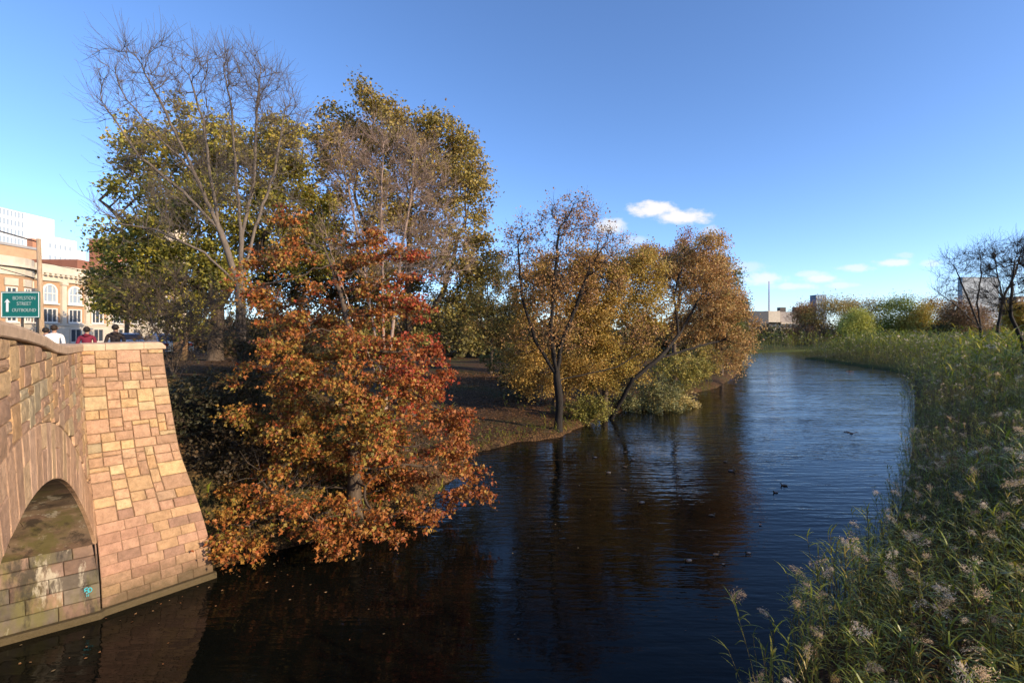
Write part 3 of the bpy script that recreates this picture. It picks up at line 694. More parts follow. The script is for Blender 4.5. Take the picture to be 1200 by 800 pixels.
# ------------------------------------------------------------------ trees
def blob_points(blobs, r):
    out = []
    for cx, cy, cz, rx, ry, rz, n in blobs:
        v = r.normal(size=(n, 3)); v = up(v) * (r.random((n, 1)) ** .42)
        out.append(v * (rx, ry, rz) + (cx, cy, cz))
    return np.concatenate(out)
def sca(paths, A, step, dk, r, trop=(0, 0, .12), iters=400, di=1e9, cap=6000):
    """space colonisation: grows a branch skeleton from the trunk polylines towards the attraction points"""
    P = np.zeros((cap, 3)); par = np.full(cap, -1); n = 0
    for pi, path in enumerate(paths):
        path = np.asarray(path, float); prev = -1
        if pi > 0 and n: prev = int(np.argmin(np.linalg.norm(P[:n] - path[0], axis=1)))
        for a, b in zip(path[:-1], path[1:]):
            k = max(1, int(np.linalg.norm(b - a) / step))
            for t in range(0 if prev < 0 else 1, k + 1):
                if t == 0 and prev >= 0: continue
                P[n] = a + (b - a) * t / k; par[n] = prev; prev = n; n += 1
    D = np.linalg.norm(A[:, None] - P[None, :n], axis=2); ni = D.argmin(1); nd = D.min(1); tr = np.asarray(trop)
    for it in range(iters):
        ok = nd < di
        if not ok.any() or n > cap - 900: break
        S = np.zeros((n, 3)); np.add.at(S, ni[ok], (A[ok] - P[ni[ok]]) / nd[ok, None])
        idx = np.where(np.abs(S).sum(1) > 1e-6)[0]
        if len(idx) > 800: idx = r.choice(idx, 800, False)
        d = up(up(S[idx]) + tr + r.normal(0, .16, (len(idx), 3))); new = P[idx] + d * step
        m = len(idx); P[n:n + m] = new; par[n:n + m] = idx
        Dn = np.linalg.norm(A[:, None] - new[None], axis=2); k = Dn.argmin(1); dn = Dn[np.arange(len(A)), k]
        b = dn < nd; nd[b] = dn[b]; ni[b] = n + k[b]; n += m
        keep = nd > dk; A, nd, ni = A[keep], nd[keep], ni[keep]
        if len(A) == 0: break
    return P[:n].copy(), par[:n].copy()
def radii(par, R, tip):
    n = len(par); kids = np.zeros(n, int); np.add.at(kids, par[par >= 0], 1)
    cnt = (kids == 0).astype(float)
    for i in range(n - 1, -1, -1):
        if par[i] >= 0: cnt[par[i]] += cnt[i]
    e = math.log(max(cnt[0], 2)) / math.log(R / tip)
    return tip * cnt ** (1 / e), kids
def skeleton_mesh(nb, P, par, rad, sides=6):
    n = len(P); d = np.zeros((n, 3)); has = par >= 0
    d[has] = P[has] - P[par[has]]; d = up(d); 
    best = np.full(n, -1)
    for i in np.argsort(rad, kind='stable'):
        if par[i] >= 0: best[par[i]] = i
    d0 = d.copy(); k = best >= 0; d0[k] = up(d[k] + d[best[k]])
    def ring(c, dd, r):
        a = np.cross(dd, np.array([.13, .97, .2])); a = up(a); b = np.cross(dd, a); t = np.arange(sides) * 2 * np.pi / sides
        return c[:, None] + r[:, None, None] * (a[:, None] * np.cos(t)[None, :, None] + b[:, None] * np.sin(t)[None, :, None])
    R0 = ring(P, d0, rad)
    idx = np.where(has)[0]; main = best[par[idx]] == idx
    side = idx[~main]; R1 = ring(P[par[side]], d[side], np.minimum(rad[par[side]], rad[side] * 1.35))
    V = np.concatenate([R0.reshape(-1, 3), R1.reshape(-1, 3)])
    start = np.empty(n, int); start[idx] = par[idx] * sides; start[side] = n * sides + np.arange(len(side)) * sides
    j = np.arange(sides); j2 = (j + 1) % sides
    a = start[idx][:, None]; b = (idx * sides)[:, None]
    nb.add(V, np.stack([a + j, a + j2, b + j2, b + j], -1).reshape(-1, 4))
def twigs(nb, B, D, length, r0, segs, r, droop=0.0, upb=.35, sides=3):
    """many thin twigs at once: B start points, D directions; returns the points along them"""
    n = len(B); L_ = length * r.uniform(.5, 1.3, n); pts = [B]; d = up(D)
    for k in range(segs):
        d = up(d + r.normal(0, .22, (n, 3)) + np.array([0, 0, upb - droop * k]) * .35); pts.append(pts[-1] + d * (L_ / segs)[:, None])
    P = np.stack(pts, 1); rr = np.linspace(r0, r0 * .45, segs + 1)
    t = np.arange(sides) * 2 * np.pi / sides
    dd = up(P[:, -1] - P[:, 0]); a = up(np.cross(dd, np.array([.13, .97, .2]))); b = np.cross(dd, a)
    off = a[:, None] * np.cos(t)[None, :, None] + b[:, None] * np.sin(t)[None, :, None]
    V = P[:, :, None] + rr[None, :, None, None] * off[:, None]
    base = (np.arange(n) * (segs + 1) * sides)[:, None, None]; i = np.arange(segs)[None, :, None] * sides; j = np.arange(sides)[None, None]; j2 = (j + 1) % sides
    nb.add(V.reshape(-1, 3), np.stack([base + i + j, base + i + j2, base + i + sides + j2, base + i + sides + j], -1).reshape(-1, 4))
    return P
LEAF2 = (np.array([(0, 0, 0), (.38, .45, .10), (0, 1, -.05), (-.38, .45, .10)]), np.array([(0, 1, 2), (0, 2, 3)]))
LOBED = (np.array([(0, 0, 0), (.50, .42, .10), (.19, .55, .0), (0, 1.08, -.1), (-.19, .55, .0), (-.50, .42, .10)]), np.array([(0, 1, 2), (0, 2, 4), (2, 3, 4), (0, 4, 5)]))
def leaves(nb, Cn, size, cols, r, upness=.8, temp=LEAF2, droop=.0):
    n = len(Cn); Nn = up(r.normal(size=(n, 3)) + np.array([0, 0, upness * 1.6])); T = up(np.cross(Nn, r.normal(size=(n, 3)))); T[:, 2] -= droop; T = up(T); B = up(np.cross(Nn, T)); Nn = np.cross(T, B)
    s = (size * r.uniform(.6, 1.25, n))[:, None, None]; tv, tf = temp
    V = Cn[:, None] + s * (B[:, None] * tv[None, :, :1] + T[:, None] * tv[None, :, 1:2] + Nn[:, None] * tv[None, :, 2:])
    k = len(tv); Fs = (np.arange(n) * k)[:, None, None] + tf[None]
    nb.add(V.reshape(-1, 3), Fs.reshape(-1, 3), np.repeat(cols, k, 0))
def palette(pal, wts, P, ids, r, jit=.22, shift=None):
    """leaf colours: one hue for a sprig, small differences leaf by leaf"""
    pal = np.asarray(pal, float); w = np.asarray(wts, float); m = int(ids.max()) + 1
    if shift is None: ch = r.choice(len(pal), m, p=w / w.sum())[ids]
    else:
        W = shift(P); W = np.maximum(W, 0); W = W / W.sum(1, keepdims=True); u_ = (r.random(m)[ids] * .8 + r.random(len(P)) * .2)
        ch = (np.cumsum(W, 1) < u_[:, None]).sum(1).clip(0, len(pal) - 1)
    mixin = pal[r.integers(0, len(pal), len(P))]
    return np.clip((pal[ch] * .8 + mixin * .2) * r.uniform(1 - jit, 1 + jit, (len(P), 1)), 0, 1)

def tree(name, label, base, paths, blobs, bark, seed, R=.25, tip=.012, step=.4, dk=.5, sides=6, group=None, cat='tree', twig=None, leaf=None, trop=(0, 0, .12), tiers=0, clump=None):
    """paths: trunk polylines relative to base; blobs: crown ellipsoids relative to base"""
    r = np.random.default_rng(seed); root = thing(name, label, cat, base, group)
    A = blob_points(blobs, r)
    if clump:
        nc, rh, rv, share = clump; r2 = np.random.default_rng(seed + 1000)
        cen = A[r2.choice(len(A), min(nc, len(A)), False)]; m_ = int(len(A) * share / len(cen)); v_ = up(r2.normal(size=(len(cen) * m_, 3))) * (r2.random((len(cen) * m_, 1)) ** .5); sz = np.repeat(r2.uniform(.6, 1.3, len(cen)), m_)[:, None]
        A = np.concatenate([A[r2.random(len(A)) < 1 - share], np.repeat(cen, m_, 0) + v_ * sz * (rh, rh, rv)])
    if tiers: A[:, 2] = np.where(A[:, 2] > .4, (np.round(A[:, 2] / tiers + .25 * np.sin(A[:, 0] * 1.3 + A[:, 1])) + r.normal(0, .1, len(A))) * tiers - .03 * (A[:, 0] ** 2 + A[:, 1] ** 2), A[:, 2])
    P, par = sca(paths, A, step, dk, r, trop)
    P = P + r.normal(0, step * .05, P.shape) * (np.arange(len(P)) > 3)[:, None]
    rad, kids = radii(par, R, tip); rad[:2] *= np.array([1.35, 1.12])
    nb = NB(); skeleton_mesh(nb, P, par, rad, sides)
    d = np.zeros_like(P); h = par >= 0; d[h] = up(P[h] - P[par[h]])
    fine = np.where(rad < tip * (2.0 if clump else 3.0))[0]
    tw = None
    if twig:
        k = r.choice(fine, twig['n']); B = P[k] + r.normal(0, .01, (len(k), 3)); side = up(np.cross(d[k], r.normal(size=(len(k), 3))))
        tw = twigs(nb, B, d[k] * twig.get('fwd', .7) + side * .8, twig['len'], twig.get('r', tip * .6), twig.get('segs', 3), r, twig.get('droop', 0), twig.get('up', .5))
    nb.build('trunk', bark, root, smooth=True)
    for lf in (leaf if isinstance(leaf, list) else [leaf] if leaf else []):
        src = fine
        if 'where' in lf: src = fine[lf['where'](P[fine])]
        m = lf['n'] // lf['per']
        if tw is not None and lf.get('on_twig', True):
            sel = np.arange(len(tw)) if 'where' not in lf else np.where(lf['where'](tw[:, -1]))[0]
            k = r.choice(sel, m); cen = tw[k, r.integers(1, tw.shape[1], m)]
        else: k = r.choice(src, m); cen = P[k] + r.normal(0, 1, (m, 3)) * lf['jit']
        ids = np.repeat(np.arange(m), lf['per']); Cn = cen[ids] + r.normal(0, 1, (len(ids), 3)) * lf['spread']
        if 'zmin' in lf: Cn[:, 2] = np.maximum(Cn[:, 2], lf['zmin'] + r.random(len(Cn)) * .3)
        cols = palette(lf['pal'], lf['w'], Cn, ids, r, lf.get('var', .22), lf.get('shift'))
        nb = NB(); leaves(nb, Cn, lf['size'], cols, r, lf.get('up', .8), lf.get('temp', LEAF2), lf.get('droop', 0)); nb.build('crown', M_LEAF, root)
    return root

RUST, ORANGE, GOLD, OLIVE, RED, BROWN = (.32, .088, .025), (.39, .14, .034), (.39, .22, .043), (.235, .195, .037), (.33, .044, .018), (.14, .056, .025)
# the rust oak over the water in front
def maple_shift(P):   # P relative to base
    x, y, z = P.T; right = sstep(.6, 2.8, x); hi = sstep(2.5, 5.5, z); low = 1 - sstep(.5, 2.6, z); left = 1 - sstep(-2.6, -.4, x)
    o = np.ones_like(x); mid = np.exp(-((z - 3.4) / 1.3) ** 2)
    return np.stack([.7 + .6 * right, .75 * o + .5 * low, .35 + 1.1 * left * low + .6 * (1 - right) * mid, .95 * (1 - right) * (.35 + mid) + .6 * left * low, 2.6 * right * hi + .08, .45 * o], 1)
b = (-4.9, 14.9, ground_z(-4.9, 14.9) - .1)
tree('oak_tree', 'rust and orange leaved oak leaning low over the water beside the bridge', b,
     [[(0, 0, 0), (.1, -.1, 1.6), (-.1, -.1, 3.4), (.1, -.1, 5.2), (-.4, 0, 7), (-.9, 0, 8.4)]],
     [(.1, -.4, 1.1, 3.2, 2.5, 1.1, 400), (.2, -.3, 2.8, 3.4, 2.6, 1.4, 520), (.1, -.1, 4.4, 3.4, 2.4, 1.5, 420), (1.9, -.3, 4.6, 1.7, 1.8, 1.6, 150), (.6, -.9, 4.6, .9, .8, 1.3, 170), (.3, -1.0, 3.2, 1.0, .8, 1.0, 120), (-.5, 0, 6.0, 2.4, 1.9, 1.3, 130), (-2.4, 0, 7.5, 1.3, 1.2, 1.0, 75), (-1.9, .2, 8.6, 1.0, 1.0, .6, 45), (-.6, 0, 8.0, 1.2, 1.1, .8, 55), (1.7, -.2, 7.7, .45, .5, .9, 40), (1.8, -.2, 6.6, .6, .7, 1.9, 55), (-2.5, -.5, 1.1, 1.0, 1.5, .9, 120), (-2.1, -.3, 3.2, 1.2, 1.4, 1.1, 110), (-1.6, -.5, 5.2, 1.4, 1.3, 1.3, 120), (-1.5, -1.6, .9, 1.6, 1.5, .7, 90), (3.0, .2, 2.0, 1.0, 1.2, 1.3, 90), (-2.0, .3, 6.2, 1.2, 1, 1.2, 50)],
     M_BARK_BROWN, 11, R=.26, tiers=.62, clump=(160, .58, .16, .93), tip=.010, step=.28, dk=.40, trop=(0, 0, -.02),
     twig=dict(n=2200, len=.36, r=.005, segs=2, droop=.5, up=0.0, fwd=.9),
     leaf=dict(n=57000, per=14, jit=.1, spread=np.array([.13, .13, .05]), size=.11, pal=[RUST, ORANGE, GOLD, OLIVE, RED, BROWN], w=[1] * 6, shift=maple_shift, temp=LOBED, up=.35, droop=.35, zmin=-.2))
# tall bare grey tree at the left
def px_blob(base, px, py, d, rpx, rpy, rd, n):
    p = at(px, py, d); k = d / F_PX; return (p.x - base[0], p.y - base[1], p.z - base[2], rpx * k, rd, rpy * k, n)
def px_path(base, pts): return [tuple(at(*q) - Vector(base)) for q in pts]
b = (-11.4, 20.5, ground_z(-11.4, 20.5) - .1)
tree('bare_tree', 'tall bare grey tree with forked trunk spreading in front of the yellow green tree', b,
     [[(0, 0, 0)] + px_path(b, [(283, 395, 20.4), (281, 335, 20.2)]),
      px_path(b, [(281, 335, 20.2), (258, 270, 19.6), (226, 200, 19), (196, 135, 18.5), (160, 66, 18)]), px_path(b, [(258, 270, 19.6), (246, 205, 19.4), (238, 140, 19.4), (222, 88, 19.2)]),
      px_path(b, [(281, 335, 20.2), (283, 275, 20), (276, 205, 20.2), (272, 130, 20.4), (262, 78, 20.4)]), px_path(b, [(283, 275, 20), (298, 215, 20.4), (300, 140, 20.6), (305, 84, 20.8)]),
      px_path(b, [(281, 335, 20.2), (300, 265, 20.6), (322, 200, 21), (334, 130, 21.3)]), px_path(b, [(258, 270, 19.6), (215, 225, 19), (165, 185, 18.4), (120, 120, 17.8)]),
      px_path(b, [(281, 335, 20.2), (240, 296, 19.4), (185, 270, 18.6), (140, 262, 18)]), px_path(b, [(281, 335, 20.2), (312, 300, 20.6), (345, 262, 21)]), px_path(b, [(226, 200, 19), (190, 165, 18.4), (150, 118, 17.8)])],
     [px_blob(b, 165, 95, 18.2, 45, 42, 1.6, 170), px_blob(b, 220, 105, 19, 50, 52, 2, 200), px_blob(b, 290, 105, 20.4, 55, 48, 2.2, 250), px_blob(b, 335, 160, 21, 26, 60, 2, 130), px_blob(b, 230, 200, 19.2, 95, 60, 2, 200), px_blob(b, 140, 130, 18.0, 34, 22, 1.4, 80), px_blob(b, 300, 220, 20.4, 60, 60, 2, 150), px_blob(b, 180, 260, 18.6, 70, 36, 1.6, 120)],
     M_BARK_GREY, 21, R=.205, tip=.0085, step=.30, dk=.40, sides=6, trop=(0, 0, .32), twig=dict(n=4200, len=1.0, r=.0065, segs=3, up=.9, fwd=1.3))
# yellow green tree behind it
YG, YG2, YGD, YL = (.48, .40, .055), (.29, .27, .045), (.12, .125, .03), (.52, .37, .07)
b = (-16.3, 26.5, ground_z(-16.3, 26.5) - .1)
tree('linden_tree', 'broad yellow green leafy tree behind the tall bare tree', b,
     [[(0, 0, 0), (.2, 0, 3), (-.2, .2, 6)], [(.2, 0, 3), (-2.5, -1, 6), (-5, -1.5, 8.5)], [(.2, 0, 3), (2.5, .5, 7), (3.6, .5, 9)]],
     [px_blob(b, 185, 195, 26, 48, 40, 2.8, 190), px_blob(b, 240, 180, 27, 60, 42, 3, 200), px_blob(b, 315, 195, 27, 48, 50, 3, 190), px_blob(b, 168, 238, 25.6, 34, 38, 2.4, 110), px_blob(b, 250, 260, 26, 100, 60, 3.2, 260), px_blob(b, 178, 300, 25, 40, 38, 2.4, 100), px_blob(b, 215, 335, 25, 80, 38, 2.6, 180), px_blob(b, 340, 230, 27, 28, 45, 2.4, 80), px_blob(b, 350, 300, 27, 36, 40, 2.4, 100), px_blob(b, 182, 355, 24.5, 40, 30, 2, 120)],
     M_BARK_BROWN, 31, clump=(90, 1.0, .6, .7), R=.36, tip=.016, step=.55, dk=.78, sides=5, twig=dict(n=2600, len=.7, r=.008, segs=2),
     leaf=dict(n=58000, per=14, jit=.2, spread=np.array([.26, .26, .16]), size=.19, pal=[YG, YG2, YGD, YL], w=[1] * 4, up=.6,
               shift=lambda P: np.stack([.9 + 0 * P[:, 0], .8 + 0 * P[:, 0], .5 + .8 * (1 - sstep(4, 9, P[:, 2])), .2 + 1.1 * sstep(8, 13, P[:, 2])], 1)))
tree('street_tree', 'small dark street tree in front of the brick building, behind the yellow green tree', (-37.5, 47.0, 4.3), [[(0, 0, 0), (.1, 0, 3)]], [(0, 0, 5.2, 3.2, 3.2, 2.6, 220)], M_BARK_BROWN, 36, R=.2, tip=.014, step=.5, dk=.7, sides=5, twig=dict(n=900, len=.8, r=.01, segs=2),
     leaf=dict(n=11000, per=9, jit=.2, spread=np.array([.3, .3, .22]), size=.24, pal=[(.13, .11, .03), (.18, .13, .035)], w=[1, 1], up=.5))
# tall golden tree, pinkish bare tree in front of it
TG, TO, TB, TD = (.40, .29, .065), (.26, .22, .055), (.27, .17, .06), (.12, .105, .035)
b = (-6.4, 30.0, ground_z(-6.4, 30.0) - .1)
tree('golden_tree', 'tallest golden olive tree, rounded crown right of the bare grey tree', b,
     [[(0, 0, 0), (.1, 0, 4), (-.1, .2, 8), (0, .3, 13)], [(.1, 0, 4), (2.2, 0, 8), (3, 0, 11)], [(.1, 0, 4), (-2.2, .4, 8), (-2.8, .4, 12)]],
     [px_blob(b, 385, 265, 30, 34, 60, 2.6, 120), px_blob(b, 402, 168, 29.5, 40, 32, 2.6, 160), px_blob(b, 452, 160, 30, 50, 36, 3, 210), px_blob(b, 510, 182, 30, 42, 42, 3, 200), px_blob(b, 545, 225, 30, 34, 55, 3, 190), px_blob(b, 470, 220, 30.5, 90, 60, 3.4, 300), px_blob(b, 540, 300, 30, 45, 45, 3, 190), px_blob(b, 470, 310, 30.5, 90, 55, 3.2, 230), px_blob(b, 500, 375, 30, 75, 40, 3, 150)],
     M_BARK_BROWN, 41, clump=(110, 1.0, .65, .6), R=.38, tip=.016, step=.55, dk=.8, sides=5, twig=dict(n=3600, len=.7, r=.008, segs=2),
     leaf=dict(n=68000, per=13, jit=.2, spread=np.array([.26, .26, .18]), size=.18, pal=[TG, TO, TB, TD], w=[1] * 4, up=.6,
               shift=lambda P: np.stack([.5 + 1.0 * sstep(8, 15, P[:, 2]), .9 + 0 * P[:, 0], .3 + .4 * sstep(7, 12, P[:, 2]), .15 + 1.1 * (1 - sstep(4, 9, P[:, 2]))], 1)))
b = (-6.3, 24.0, ground_z(-6.3, 24.0) - .1)
tree('slender_bare_tree', 'pinkish grey bare tree of several thin upright stems before the golden tree', b,
     [[(0, 0, 0), (0, 0, 2.2)], [(0, 0, 2.2)] + px_path(b, [(425, 300, 24), (410, 230, 24), (398, 170, 24)]), [(0, 0, 2.2)] + px_path(b, [(470, 300, 24), (482, 230, 24.4), (487, 165, 24.4)]), [(0, 0, 2.2)] + px_path(b, [(448, 300, 23.5), (447, 220, 23.5), (450, 165, 23.5)]), [(0, 0, 2.2)] + px_path(b, [(395, 320, 23.6), (378, 260, 23.6)])],
     [px_blob(b, 402, 190, 24, 28, 50, 1.4, 150), px_blob(b, 450, 190, 23.6, 45, 55, 1.4, 210), px_blob(b, 500, 230, 24.2, 40, 60, 1.4, 170), px_blob(b, 440, 290, 23.6, 75, 55, 1.5, 220), px_blob(b, 520, 300, 24, 40, 40, 1.4, 90)],
     M_BARK_PINK, 51, R=.14, tip=.008, step=.32, dk=.42, sides=5, trop=(0, 0, .4), twig=dict(n=4800, len=.85, r=.0075, segs=3, up=1.0, fwd=1.2))
# dark-trunked tree at the water's edge
OB, OB2, OB3 = (.42, .22, .085), (.34, .16, .065), (.46, .29, .11)
b = (2.65, 28.0, ground_z(2.65, 28.0) - .15)
tree('dark_trunk_tree', 'thin crowned tree with dark forked trunk standing at the point of the bank', b,
     [[(0, 0, 0)] + px_path(b, [(656, 470, 28), (652, 440, 28)]), px_path(b, [(652, 440, 28), (658, 400, 28), (675, 360, 28), (692, 310, 28.4)]), px_path(b, [(652, 440, 28), (645, 390, 27.8), (650, 330, 27.5), (655, 270, 27.4)]), px_path(b, [(652, 440, 28), (628, 400, 28), (612, 350, 28), (607, 290, 28)]),
      px_path(b, [(652, 445, 28), (690, 438, 28.6), (722, 430, 29), (752, 412, 29.4)])],
     [px_blob(b, 668, 262, 27.8, 38, 32, 1.8, 170), px_blob(b, 612, 290, 28, 28, 36, 1.6, 110), px_blob(b, 700, 300, 28.2, 40, 40, 2, 170), px_blob(b, 650, 330, 28, 62, 40, 2.2, 200), px_blob(b, 640, 395, 28, 50, 30, 2, 90), px_blob(b, 750, 395, 29.2, 28, 24, 1.2, 60)],
     M_BARK_DARK, 61, R=.22, tip=.011, step=.36, dk=.46, trop=(0, 0, .15), twig=dict(n=3200, len=.7, r=.0075, segs=2),
     leaf=dict(n=10000, per=5, jit=.1, spread=np.array([.16, .16, .14]), size=.12, pal=[OB, OB2, OB3], w=[4, 2, 2], up=.4, where=lambda P: P[:, 2] > 4.6))
b = (6.55, 33.3, ground_z(6.55, 33.3) - .1)
tree('leaning_tree', 'orange brown tree whose dark trunk leans out over the river', b,
     [[(0, 0, 0)] + px_path(b, [(742, 444, 32.2), (772, 420, 32.6), (796, 392, 34), (822, 345, 36)]), px_path(b, [(772, 420, 32.6), (820, 405, 34), (850, 398, 36)]), px_path(b, [(796, 392, 34), (790, 350, 35), (796, 320, 37)])],
     [px_blob(b, 822, 310, 37.5, 38, 32, 2.4, 200), px_blob(b, 796, 325, 37.5, 26, 36, 2, 110), px_blob(b, 845, 360, 36.5, 30, 46, 2.6, 220), px_blob(b, 856, 408, 36, 18, 26, 2, 90), px_blob(b, 815, 380, 35.5, 34, 26, 2, 80)],
     M_BARK_DARK, 71, clump=(60, .8, .5, .5), R=.15, tip=.013, step=.42, dk=.52, trop=(.03, 0, .12), twig=dict(n=2600, len=.7, r=.009, segs=2),
     leaf=dict(n=36000, per=8, jit=.1, spread=np.array([.2, .2, .16]), size=.14, pal=[(.50, .29, .11), (.42, .21, .08), (.54, .37, .14), (.46, .34, .09)], w=[4, 2, 3, 1], up=.4))
# yellow, ochre and green trees behind
YEL = [(.42, .29, .06), (.33, .25, .055), (.42, .235, .06), (.25, .20, .045)]
def back_tree(name, label, px, base_y, d, blobs, pal, w, seed, n=11000, size=.24, R=.24, bark=None, group=None, twn=900, clump=None):
    bx, by = (px - 600) / F_PX * d, d
    b = (bx, by, ground_z(bx, by) - .1)
    zc = np.mean([q[1] for q in blobs]); 
    H = EYE - (min(q[1] for q in blobs) - HORIZ) / F_PX * d - b[2]
    return tree(name, label, b, [[(0, 0, 0), (.15, 0, H * .22), (-.1, .1, H * .45)]], [px_blob(b, q[0], q[1], d + (q[5] if len(q) > 5 else 0), q[2], q[3], q[4], max(40, int(q[2] * q[3] * .07))) for q in blobs],
                bark or M_BARK_BROWN, seed, R=R, tip=.016, step=max(.5, d * .014), dk=max(.75, d * .018), sides=5 if d < 60 else 4, group=group, clump=clump, twig=dict(n=twn, len=.7, r=.009, segs=2),
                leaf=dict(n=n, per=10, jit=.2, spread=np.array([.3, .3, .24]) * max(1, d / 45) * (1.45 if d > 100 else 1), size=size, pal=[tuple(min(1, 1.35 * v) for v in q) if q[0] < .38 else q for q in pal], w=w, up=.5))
back_tree('yellow_tree', 'yellow leaved tree between the dark trunked tree and the leaning tree', 708, 480, 34.6, [(722, 322, 36, 28, 2.0), (754, 308, 26, 22, 1.8), (718, 360, 54, 48, 2.3), (752, 352, 32, 44, 1.8), (715, 425, 52, 42, 2.2)], YEL, [3, 2, 2, 1], 81, 52000, .14, clump=(70, .8, .5, .45))
back_tree('ochre_tree', 'ochre brown tree behind the fork of the dark trunk', 650, 478, 33, [(668, 318, 44, 30, 2.0), (634, 352, 42, 50, 2.2), (685, 370, 40, 50, 2.0), (648, 425, 62, 42, 2.2)], [(.42, .26, .06), (.35, .20, .055), (.37, .26, .065), (.24, .17, .045)], [3, 2, 2, 2], 82, 42000, .145, clump=(60, .8, .5, .5))
back_tree('russet_tree', 'russet tree with ragged top between yellow and leaning trees', 790, 440, 50, [(786, 302, 36, 24, 3), (765, 315, 28, 26, 3), (825, 330, 34, 40, 3)], [(.25, .095, .04), (.20, .075, .035), (.30, .14, .06)], [3, 2, 2], 83, 24000, .17, clump=(40, 1.0, .7, .6))
back_tree('green_tree', 'dark green tree showing at the right edge behind the leaning tree', 845, 430, 62, [(845, 325, 20, 30, 3), (838, 365, 28, 40, 3.4), (858, 385, 18, 30, 2.6)], [(.10, .11, .025), (.16, .15, .03), (.07, .08, .02)], [2, 2, 2], 84, 18000, .2)
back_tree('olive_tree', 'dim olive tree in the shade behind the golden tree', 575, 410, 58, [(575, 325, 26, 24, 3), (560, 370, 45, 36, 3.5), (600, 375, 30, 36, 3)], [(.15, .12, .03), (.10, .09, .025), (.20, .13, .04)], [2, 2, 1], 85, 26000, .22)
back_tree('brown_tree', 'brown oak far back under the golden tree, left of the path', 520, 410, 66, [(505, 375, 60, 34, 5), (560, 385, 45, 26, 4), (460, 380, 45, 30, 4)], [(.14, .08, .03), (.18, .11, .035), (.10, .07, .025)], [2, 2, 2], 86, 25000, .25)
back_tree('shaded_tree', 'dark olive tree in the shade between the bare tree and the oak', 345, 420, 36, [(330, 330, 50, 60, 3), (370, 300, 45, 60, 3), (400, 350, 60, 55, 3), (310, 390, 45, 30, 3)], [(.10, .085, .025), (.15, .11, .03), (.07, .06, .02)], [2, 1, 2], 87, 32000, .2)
# far bank trees
FT = 'trees along the far bank'
far = [('far_tree', 'small red brown tree right of the concrete building', 942, 178, [(942, 372, 17, 14, 4), (935, 385, 14, 12, 3)], [(.36, .17, .06), (.28, .13, .05)], 91),
       ('far_tree', 'wide olive brown tree below the distant blue tower', 985, 172, [(985, 364, 30, 20, 6), (962, 374, 22, 18, 5), (1008, 370, 22, 20, 5)], [(.28, .20, .055), (.20, .16, .045), (.33, .22, .06)], 92),
       ('willow_tree', 'pale green weeping willow in front of the olive brown tree', 1003, 160, [(1000, 380, 14, 14, 4), (1008, 388, 12, 14, 3)], [(.28, .29, .055), (.34, .32, .07)], 93),
       ('far_tree', 'round dark green tree on the far bank, right of the willow', 1054, 166, [(1054, 366, 24, 19, 5), (1043, 378, 22, 18, 5), (1066, 380, 20, 16, 4)], [(.17, .20, .035), (.22, .23, .045), (.13, .155, .03)], 94),
       ('far_tree', 'small yellow orange tree touching the round green tree', 1078, 160, [(1079, 376, 12, 16, 3), (1072, 384, 14, 14, 3)], [(.42, .28, .05), (.32, .26, .05)], 95),
       ('far_tree', 'rusty orange tree standing left of the bare trees', 1100, 168, [(1095, 368, 16, 15, 4), (1112, 376, 20, 15, 4), (1092, 384, 18, 12, 4)], [(.38, .22, .055), (.31, .16, .05), (.33, .24, .05)], 96),
       ('far_tree', 'dark reddish tree behind the trunks of the bare trees', 1135, 150, [(1128, 366, 18, 14, 4), (1140, 380, 26, 16, 4)], [(.20, .11, .06), (.17, .10, .05), (.23, .15, .06)], 97),
       ('far_tree', 'bright yellow tree at the right edge of the picture', 1196, 105, [(1197, 370, 15, 12, 3), (1205, 382, 16, 12, 3)], [(.42, .27, .03), (.34, .22, .04)], 98),
       ('far_tree', 'dusky mauve brown thicket tree left of the willow', 962, 176, [(958, 390, 20, 10, 3)], [(.24, .17, .12), (.28, .18, .12)], 99),
       ('far_tree', 'low dark green tree under the rusty orange tree', 1108, 152, [(1108, 391, 18, 9, 3), (1125, 393, 16, 8, 3)], [(.06, .06, .02), (.10, .08, .025)], 100),
       ('far_tree', 'dark tree at the near end of the concrete building', 868, 118, [(866, 370, 10, 16, 3), (862, 385, 12, 18, 3)], [(.11, .085, .03), (.08, .07, .025)], 101)]
for nm, lab, px, d, bl, pal, sd in far:
    back_tree(nm, lab, px, 0, d, bl, pal, [2] * len(pal), sd, n=10500 if sd not in (92, 94) else 18000, size=.42, R=.3, group=FT, twn=120)
# bare trees on the right
def bare(name, label, px, d, paths, blobs, seed, R, group='bare trees on the right bank'):
    b = ((px - 600) / F_PX * d, d, ground_z((px - 600) / F_PX * d, d) - .2)
    return tree(name, label, b, [[(0, 0, 0)] + px_path(b, paths[0])] + [px_path(b, q) for q in paths[1:]], [px_blob(b, *q) for q in blobs], M_BARK_DARK, seed, R=R * .55, tip=.012, step=.6, dk=.75, sides=5, group=group, trop=(0, 0, .25), twig=dict(n=1500, len=1.7, r=.012, segs=3, up=.8, fwd=1.2))
bare('bare_tree', 'dark bare tree with fan of branches in front of the grey tower', 1152, 70, [[(1149, 385, 70), (1145, 355, 70)], [(1149, 385, 70), (1132, 345, 70), (1118, 310, 70)], [(1145, 355, 70), (1150, 320, 70), (1148, 290, 70)], [(1149, 385, 70), (1120, 358, 69), (1096, 340, 69)]],
     [(1120, 315, 70, 20, 25, 4, 90), (1148, 310, 70, 20, 28, 4, 110), (1105, 345, 69, 18, 14, 3, 50), (1140, 345, 70, 28, 20, 4, 70)], 111, .36)
